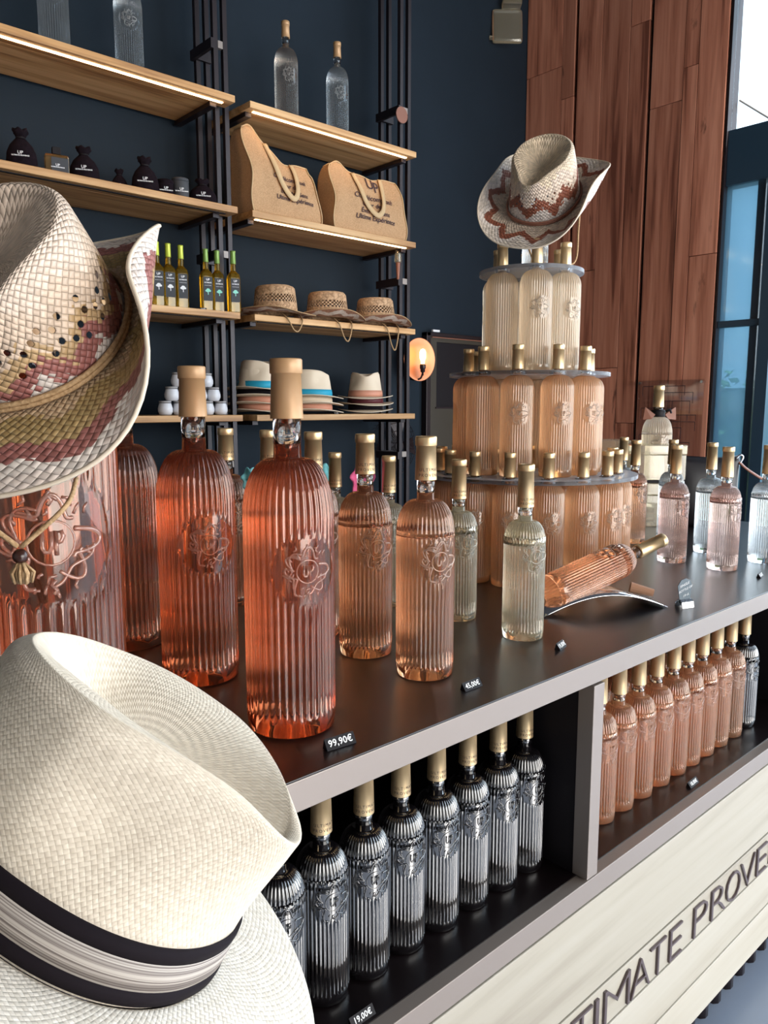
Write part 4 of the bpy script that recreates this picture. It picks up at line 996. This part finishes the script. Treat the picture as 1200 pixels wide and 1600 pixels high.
# olive oil bottles
def oil(x, y, cap, lbl, g, tree):
    t = thing('oil_bottle', lbl, 'oil bottle', (x, y, 1.8625), math.radians(-14), g)
    bm = bmesh.new(); R_ = []; prof = [(.0, .003), (.024, 0), (.0285, .004), (.0285, .165), (.025, .182), (.0125, .200), (.0115, .232)]
    for r, z in prof[1:]:
        ring = []
        for i in range(24):
            a = 2 * PI * (i + .5) / 24; e = 2 + 3.5 * (1 if r > .02 else 0); c, s = math.cos(a), math.sin(a)
            k = (abs(c) ** e + abs(s) ** e) ** (-1 / e); ring.append(bm.verts.new((r * k * c, r * k * s, z)))
        R_.append(ring)
    for A, B in zip(R_, R_[1:]):
        for i in range(24): bm.faces.new((A[i], A[(i + 1) % 24], B[(i + 1) % 24], B[i]))
    bm.faces.new(list(reversed(R_[0]))); bm.faces.new(R_[-1]); bmo('glass_body', bm, 'oil', t)
    bm = bmesh.new(); lathe(bm, [(0, .2325), (.0138, .2325), (.0135, .236), (.0125, .285), (.0135, .288), (.0130, .294), (0, .294)], 20); bmo('capsule', bm, cap, t, True)
    cbox('paper_label', -.022, .022, -.0305, -.0296, .050, .160, 'label', t, 0)
    text_obj('printed_crest', 'UP', .014, 'print', t, lambda p: (p.x, -.031, .148 + p.y), bold=.0004)
    text_obj('printed_name', 'ULTIMATE', .0075, 'print', t, lambda p: (p.x, -.031, .134 + p.y), bold=.0003)
    text_obj('printed_line', 'HUILE D\'OLIVE', .0050, 'print', t, lambda p: (p.x, -.031, .121 + p.y))
    bm = bmesh.new()
    for cx_, cz_, r_ in ((0, .101, .009), (-.007, .096, .007), (.007, .096, .007), (-.002, .093, .006)):
        vs = [bm.verts.new((cx_ + r_ * math.cos(2 * PI * i / 14), -.0310 - .0001 * (r_ * 1000 % 3), cz_ + r_ * .7 * math.sin(2 * PI * i / 14))) for i in range(14)]; bm.faces.new(vs)
    bm.faces.new([bm.verts.new(p) for p in ((-.002, -.0311, .078), (.002, -.0311, .078), (.0015, -.0311, .094), (-.0015, -.0311, .094))])
    bmo('tree_print', bm, tree, t)
pos = ['left', 'middle', 'right']
for i, x in enumerate((1.690, 1.748, 1.812)): oil(x, 3.40, 'lime_cap', f'{pos[i]} one of three lime capped olive oil bottles behind hat brim', 'lime capped oil bottles', 'print')
for i, x in enumerate((1.946, 2.008, 2.070)): oil(x - .006, 3.395 - .0 * i - (.045 if i == 2 else 0), 'green_cap', f'{pos[i]} one of three dark green capped olive oil bottles at shelf end', 'green capped oil bottles', 'mint')
price(1.885, 3.335, 1.8625, '12,50', 'tiny price block between the two trios of oil bottles', 0, .040)
# white jars in a pyramid
def jar_base():
    t = thing('white_jar', 'x', 'jar', (0, 0, 0), 0, 'white glass jars stacked in a pyramid')
    bm = bmesh.new(); lathe(bm, [(0, 0), (.022, 0), (.028, .003), (.0345, .018), (.0345, .032), (.029, .052), (.0270, .060), (0, .060)], 28)
    bmo('jar', bm, mat('white glazed jar', (.72, .72, .76), .25), t, True)
    bm = bmesh.new(); lathe(bm, [(0, .0602), (.0285, .0602), (.0285, .067), (0, .067)], 28); bmo('lid', bm, mat('grey lid', (.40, .38, .38), .4), t, True)
    bm = bmesh.new(); tube(bm, [(.0295 * math.cos(a), .0295 * math.sin(a), .0575) for a in [2 * PI * i / 24 for i in range(24)]], .0012, 5, True)
    tube(bm, [(.029, -.004, .057), (.036, -.004, .052), (.0385, -.003, .034), (.036, 0, .028)], .0012, 5); bmo('wire_clip', bm, 'black', t, True)
    return t
J = jar_base(); register(J); first = True
for row, (n_, x0) in enumerate(((5, 1.716), (4, 1.752), (3, 1.788))):
    for i in range(n_):
        t = J if first else copy_tree(J); first = False
        t.location = (x0 + i * .0745, 3.42, 1.3685 + row * .0675)
        t['label'] = f'white glass jar, {words[i]} from left in the {["bottom", "middle", "top"][row]} row of the pyramid'
# tag on the right upright
t = thing('leather_disc', 'round brown leather disc hanging on the right shelf upright', 'tag', (3.235, 3.395, 3.07))
bm = bmesh.new(); tube(bm, [(0, -.006, 0), (0, 0, 0)], .045, 20); o = bmo('disc', bm, 'leather', t)
t = thing('hanging_brush', 'small brush with wooden handle hanging under the second right shelf', 'brush', (3.216, 3.40, 2.15))
bm = bmesh.new(); lathe(bm, [(0, .10), (.020, .10), (.018, .165), (0, .165)], 12); bmo('bristles', bm, M['white'], t)
bm = bmesh.new(); lathe(bm, [(0, 0), (.008, .005), (.011, .05), (.013, .099), (0, .099)], 12); bmo('brush_handle', bm, M['leather'], t)

# wall lamp
lp = thing('wall_lamp', 'round amber glass wall lamp with glowing filament bulb', 'lamp', (3.603, 3.60, 1.712), math.radians(-12))
bm = bmesh.new(); n = 40; prof = [(0, .030), (.05, .028), (.09, .020), (.121, .004), (.124, .002), (.121, .0015), (.09, .016), (.05, .024), (0, .026)]
R_ = []
for r, y in prof:
    R_.append([bm.verts.new((r * math.cos(2 * PI * i / n) * .98, y, r * math.sin(2 * PI * i / n) * 1.12)) for i in range(n)] if r > 0 else [bm.verts.new((0, y, 0))])
for A, B in zip(R_, R_[1:]):
    for i in range(n):
        j = (i + 1) % n
        if len(A) == 1: bm.faces.new((A[0], B[i], B[j]))
        elif len(B) == 1: bm.faces.new((A[i], B[0], A[j]))
        else: bm.faces.new((A[i], B[i], B[j], A[j]))
M['lampglass'] = mat('amber copper dish', (.80, .27, .11), .35, .2); bmo('glass_dish', bm, 'lampglass', lp, True)
bm = bmesh.new(); lathe(bm, [(0, -.030), (.012, -.030), (.013, -.012), (.021, .010), (.021, .045), (.014, .062), (0, .068)], 20, 0, -.035); b_ = bmo('bulb', bm, 'bulb', lp, True)
bm = bmesh.new(); lathe(bm, [(0, -.105), (.006, -.104), (.007, -.085), (.015, -.080), (.016, -.062), (.020, -.058), (.020, -.036), (.013, -.0305), (0, -.0305)], 18, 0, -.035)
tube(bm, spline([(0, -.035, -.085), (0, -.01, -.12), (-.02, .03, -.13), (-.03, .10, -.11), (-.02, .139, -.06)], 5), .006, 8); bmo('lamp_holder', bm, M['steel'], lp, True)
pl = bpy.data.lights.new('bulb_light', 'POINT'); pl.energy = 0.35; pl.color = (1, .58, .28); pl.shadow_soft_size = .03
po = bpy.data.objects.new('bulb_light', pl); C.objects.link(po); po.parent = lp; po.location = (0, -.10, .01)

# fan behind the upright
t = thing('wall_fan', 'black round wire fan guard behind the right shelf upright', 'fan', (3.43, 3.66, 1.155))
bm = bmesh.new()
for r, y in ((.05, -.05), (.10, -.045), (.15, -.03), (.195, 0)):
    tube(bm, [(r * math.cos(2 * PI * i / 36), y, r * math.sin(2 * PI * i / 36)) for i in range(36)], .0022, 4, True)
bmo('guard_rings', bm, 'steel', t)
bm = bmesh.new()
for i in range(40):
    a = 2 * PI * i / 40; tube(bm, [(.04 * math.cos(a), -.05, .04 * math.sin(a)), (.12 * math.cos(a), -.042, .12 * math.sin(a)), (.197 * math.cos(a), .0, .197 * math.sin(a)), (.19 * math.cos(a), .04, .19 * math.sin(a))], .0012, 3)
bmo('guard_wires', bm, 'steel', t)
for k in range(4):
    bm = bmesh.new(); a = k * PI / 2
    q = [Vector((r * math.cos(a + w_), -.02 + .02 * s_, r * math.sin(a + w_))) for r, w_, s_ in ((.03, -.3, -1), (.17, -.38, -1), (.175, .30, 1), (.03, .3, 1))]
    bm.faces.new([bm.verts.new(p) for p in q]); o = bmo('blade', bm, 'steel', t); so = o.modifiers.new('s', 'SOLIDIFY'); so.thickness = .002
bm = bmesh.new(); tube(bm, [(0, -.052, 0), (0, .078, 0)], .035, 16); bmo('motor', bm, 'steel', t)

# white wall speaker
t = thing('wall_speaker', 'white rounded panel tilted high on the navy wall', 'wall device', (4.500, 3.66, 4.02), math.radians(-18)); t.rotation_euler = (math.radians(-8), 0, math.radians(-40))
bm = bmesh.new(); box(bm, -.105, .105, -.02, .02, -.115, .115, .018); bmo('housing', bm, 'white', t)
bm = bmesh.new(); box(bm, -.03, .10, -.03, .05, .145, .185, .006); bmo('bracket', bm, 'white', t); bm = bmesh.new(); box(bm, -.125, -.106, -.01, .01, -.09, -.07, .002); bmo('switch', bm, 'white', t)

# white boxes and the bow-tied bottle behind the counter end
def fbox(name, lbl, c, w, d, h, m_, top=None):
    t = thing(name, lbl, 'box', c, math.radians(-42.4), 'white gift boxes at the counter end'); bm = bmesh.new(); box(bm, -w / 2, w / 2, -d / 2, d / 2, 0, h * .72, .002); bmo('box_base', bm, m_, t)
    bm = bmesh.new(); box(bm, -w / 2 - .002, w / 2 + .002, -d / 2 - .002, d / 2 + .002, h * .725, h, .003); bmo('box_lid', bm, m_, t); return t
def at_depth(d, r, z): p = (RIGHT * r) - TOWARD * d; return (p.x, p.y, z)
fbox('gift_box', 'lower white box in the pile behind the peach bottles', at_depth(2.68, .86, 1.0005), .20, .14, .150, 'white')
t = thing('display_tray', 'thin black tray between the two white boxes', 'tray', at_depth(2.68, .90, 1.1515), math.radians(-42.4)); bm = bmesh.new(); box(bm, -.15, .12, -.08, .08, 0, .010, .001); bmo('tray', bm, 'black', t)
fbox('gift_box', 'upper white box directly below the bottle with the black ribbon', at_depth(2.66, .93, 1.1625), .185, .13, .118, M['white'])
fbox('gift_box', 'white box half hidden behind the tower necks', at_depth(2.92, .835, 1.0005), .16, .12, .285, 'white')
bp_ = at_depth(2.84, 1.005, 1.0005)
t = fbox('gift_box', 'white box under the ribboned bottle, hidden behind the others', (bp_[0], bp_[1], 1.0005), .14, .12, .045, 'white')
bt = place_bottle('magnum', 'pale_peach', bp_[0], bp_[1], 1.046, -135, 'peach bottle with black ribbon and leather bow above the white box', None, text=False, scale=1.20)
t = thing('ribbon_bow', 'black ribbon and brown leather bow tied round the bottle neck', 'ribbon', (bp_[0], bp_[1], 1.046 + .272 * 1.2 + .012), math.radians(-42.4))
bm = bmesh.new(); lathe(bm, [(.021, -.014), (.026, -.010), (.024, -.002), (.027, .004), (.024, .012), (.0195, .014)], 20); tube(bm, [(.02, -.02, .008), (.035, -.025, .014), (.04, -.02, .002)], .005, 6); bmo('ribbon', bm, 'black', t, True)
for s in (-1, 1):
    bm = bmesh.new(); q = [(s * .018, -.022, -.004), (s * .055, -.020, .024), (s * .060, -.016, -.022), (s * .030, -.022, -.020)]
    bm.faces.new([bm.verts.new(p) for p in (q if s > 0 else q[::-1])]); o = bmo('bow_loop', bm, 'leather', t); so = o.modifiers.new('s', 'SOLIDIFY'); so.thickness = .003
# black leather bag with brown strap
t = thing('leather_handbag', 'black leather bag with brown strap behind the clear bottles at right', 'bag', (2.600, 1.20, 1.0005), math.radians(-42.4))
bm = bmesh.new(); n = 28; R_ = []
for z, wx, wy in ((0, .085, .035), (.02, .098, .045), (.10, .105, .045), (.17, .108, .035), (.215, .112, .018), (.232, .108, .010)):
    R_.append([bm.verts.new((wx * math.copysign(abs(math.cos(2 * PI * i / n)) ** .7, math.cos(2 * PI * i / n)), wy * math.copysign(abs(math.sin(2 * PI * i / n)) ** .7, math.sin(2 * PI * i / n)), z + (.012 * (math.cos(2 * PI * i / n)) ** 2 if z > .2 else 0))) for i in range(n)])
for A, B in zip(R_, R_[1:]):
    for i in range(n): bm.faces.new((A[i], A[(i + 1) % n], B[(i + 1) % n], B[i]))
bm.faces.new(list(reversed(R_[0]))); bm.faces.new(R_[-1]); bmo('bag_body', bm, mat('black leather', (.010, .008, .010), .35), t, True)
bm = bmesh.new(); tube(bm, spline([(.105, 0, .225), (.125, -.02, .20), (.16, -.03, .175), (.20, -.03, .150), (.22, -.03, .10), (.20, -.03, .03), (.17, -.03, .006)], 6), .010, 8, flat=.35); bmo('strap', bm, 'leather', t, True)
bm = bmesh.new(); tube(bm, spline([(.100, -.008, .20), (.118, -.01, .235), (.108, -.01, .245), (.095, -.008, .23)], 4), .003, 6); bmo('buckle_ring', bm, chrome, t, True)

# engraved clear plaque on the wood wall
t = thing('wall_plaque', 'clear glass plaque with dark engraved map lines on the wood wall', 'plaque', (0, 0, 0))
pm = bpy.data.materials.new('plaque glass'); pm.use_nodes = True; nt = pm.node_tree; nt.nodes.clear()
_o = nt.nodes.new('ShaderNodeOutputMaterial'); _a = nt.nodes.new('ShaderNodeBsdfTransparent'); _a.inputs[0].default_value = (.93, .92, .92, 1); _g = nt.nodes.new('ShaderNodeBsdfGlossy'); _g.inputs['Roughness'].default_value = .05
_m = nt.nodes.new('ShaderNodeMixShader'); _m.inputs[0].default_value = .10; nt.links.new(_a.outputs[0], _m.inputs[1]); nt.links.new(_g.outputs[0], _m.inputs[2]); nt.links.new(_m.outputs[0], _o.inputs[0])
cbox('glass_sheet', 4.795, 4.801, 2.262, 2.712, 1.05, 1.580, pm, t, .001)
bm = bmesh.new(); rnd = random.Random(11)
for i in range(9):
    z = 1.54 - i * .045 + rnd.uniform(-.01, .01); a = rnd.uniform(2.30, 2.45); b = rnd.uniform(2.5, 2.69); box(bm, 4.7925, 4.7945, a, b, z, z + .004)
    z2 = z - rnd.uniform(.03, .09)
    for yy in (a, b, rnd.uniform(a, b)): box(bm, 4.7925, 4.7945, yy, yy + .003, z2, z)
bmo('map_lines', bm, 'ink', t)
for y in (2.275, 2.70):
    bm = bmesh.new(); tube(bm, [(4.786, y, 1.565), (4.828, y, 1.565)], .009, 12); bmo('standoff', bm, chrome, t)
# chin cord of the big hat
world_cord(H1, [Vector((.262, .700, 1.345)), Vector((.238, .665, 1.325)), Vector((.205, .680, 1.292))], .0024)
world_cord(H1, [Vector((.155, .710, 1.350)), Vector((.172, .700, 1.325)), Vector((.203, .682, 1.292))], .0024)
inv = H1.matrix_world.inverted()
bm = bmesh.new(); bmesh.ops.create_uvsphere(bm, u_segments=14, v_segments=10, radius=.0065); b_ = bmo('wooden_bead', bm, mat('dark bead', (.035, .012, .008), .25), H1, True); b_.matrix_local = inv @ Matrix.Translation((.204, .681, 1.284))
bm = bmesh.new()
for i in range(16):
    a = i * 2.4; r = .004 + .002 * (i % 3); tube(bm, [inv @ Vector((.204 + .002 * math.cos(a), .681 + .002 * math.sin(a), 1.279)), inv @ Vector((.204 + r * 1.3 * math.cos(a), .681 + r * 1.3 * math.sin(a), 1.270)), inv @ Vector((.204 + r * math.cos(a), .681 + r * math.sin(a), 1.261))], .0014, 4)
bmo('frayed_knot', bm, 'cord', H1, True)
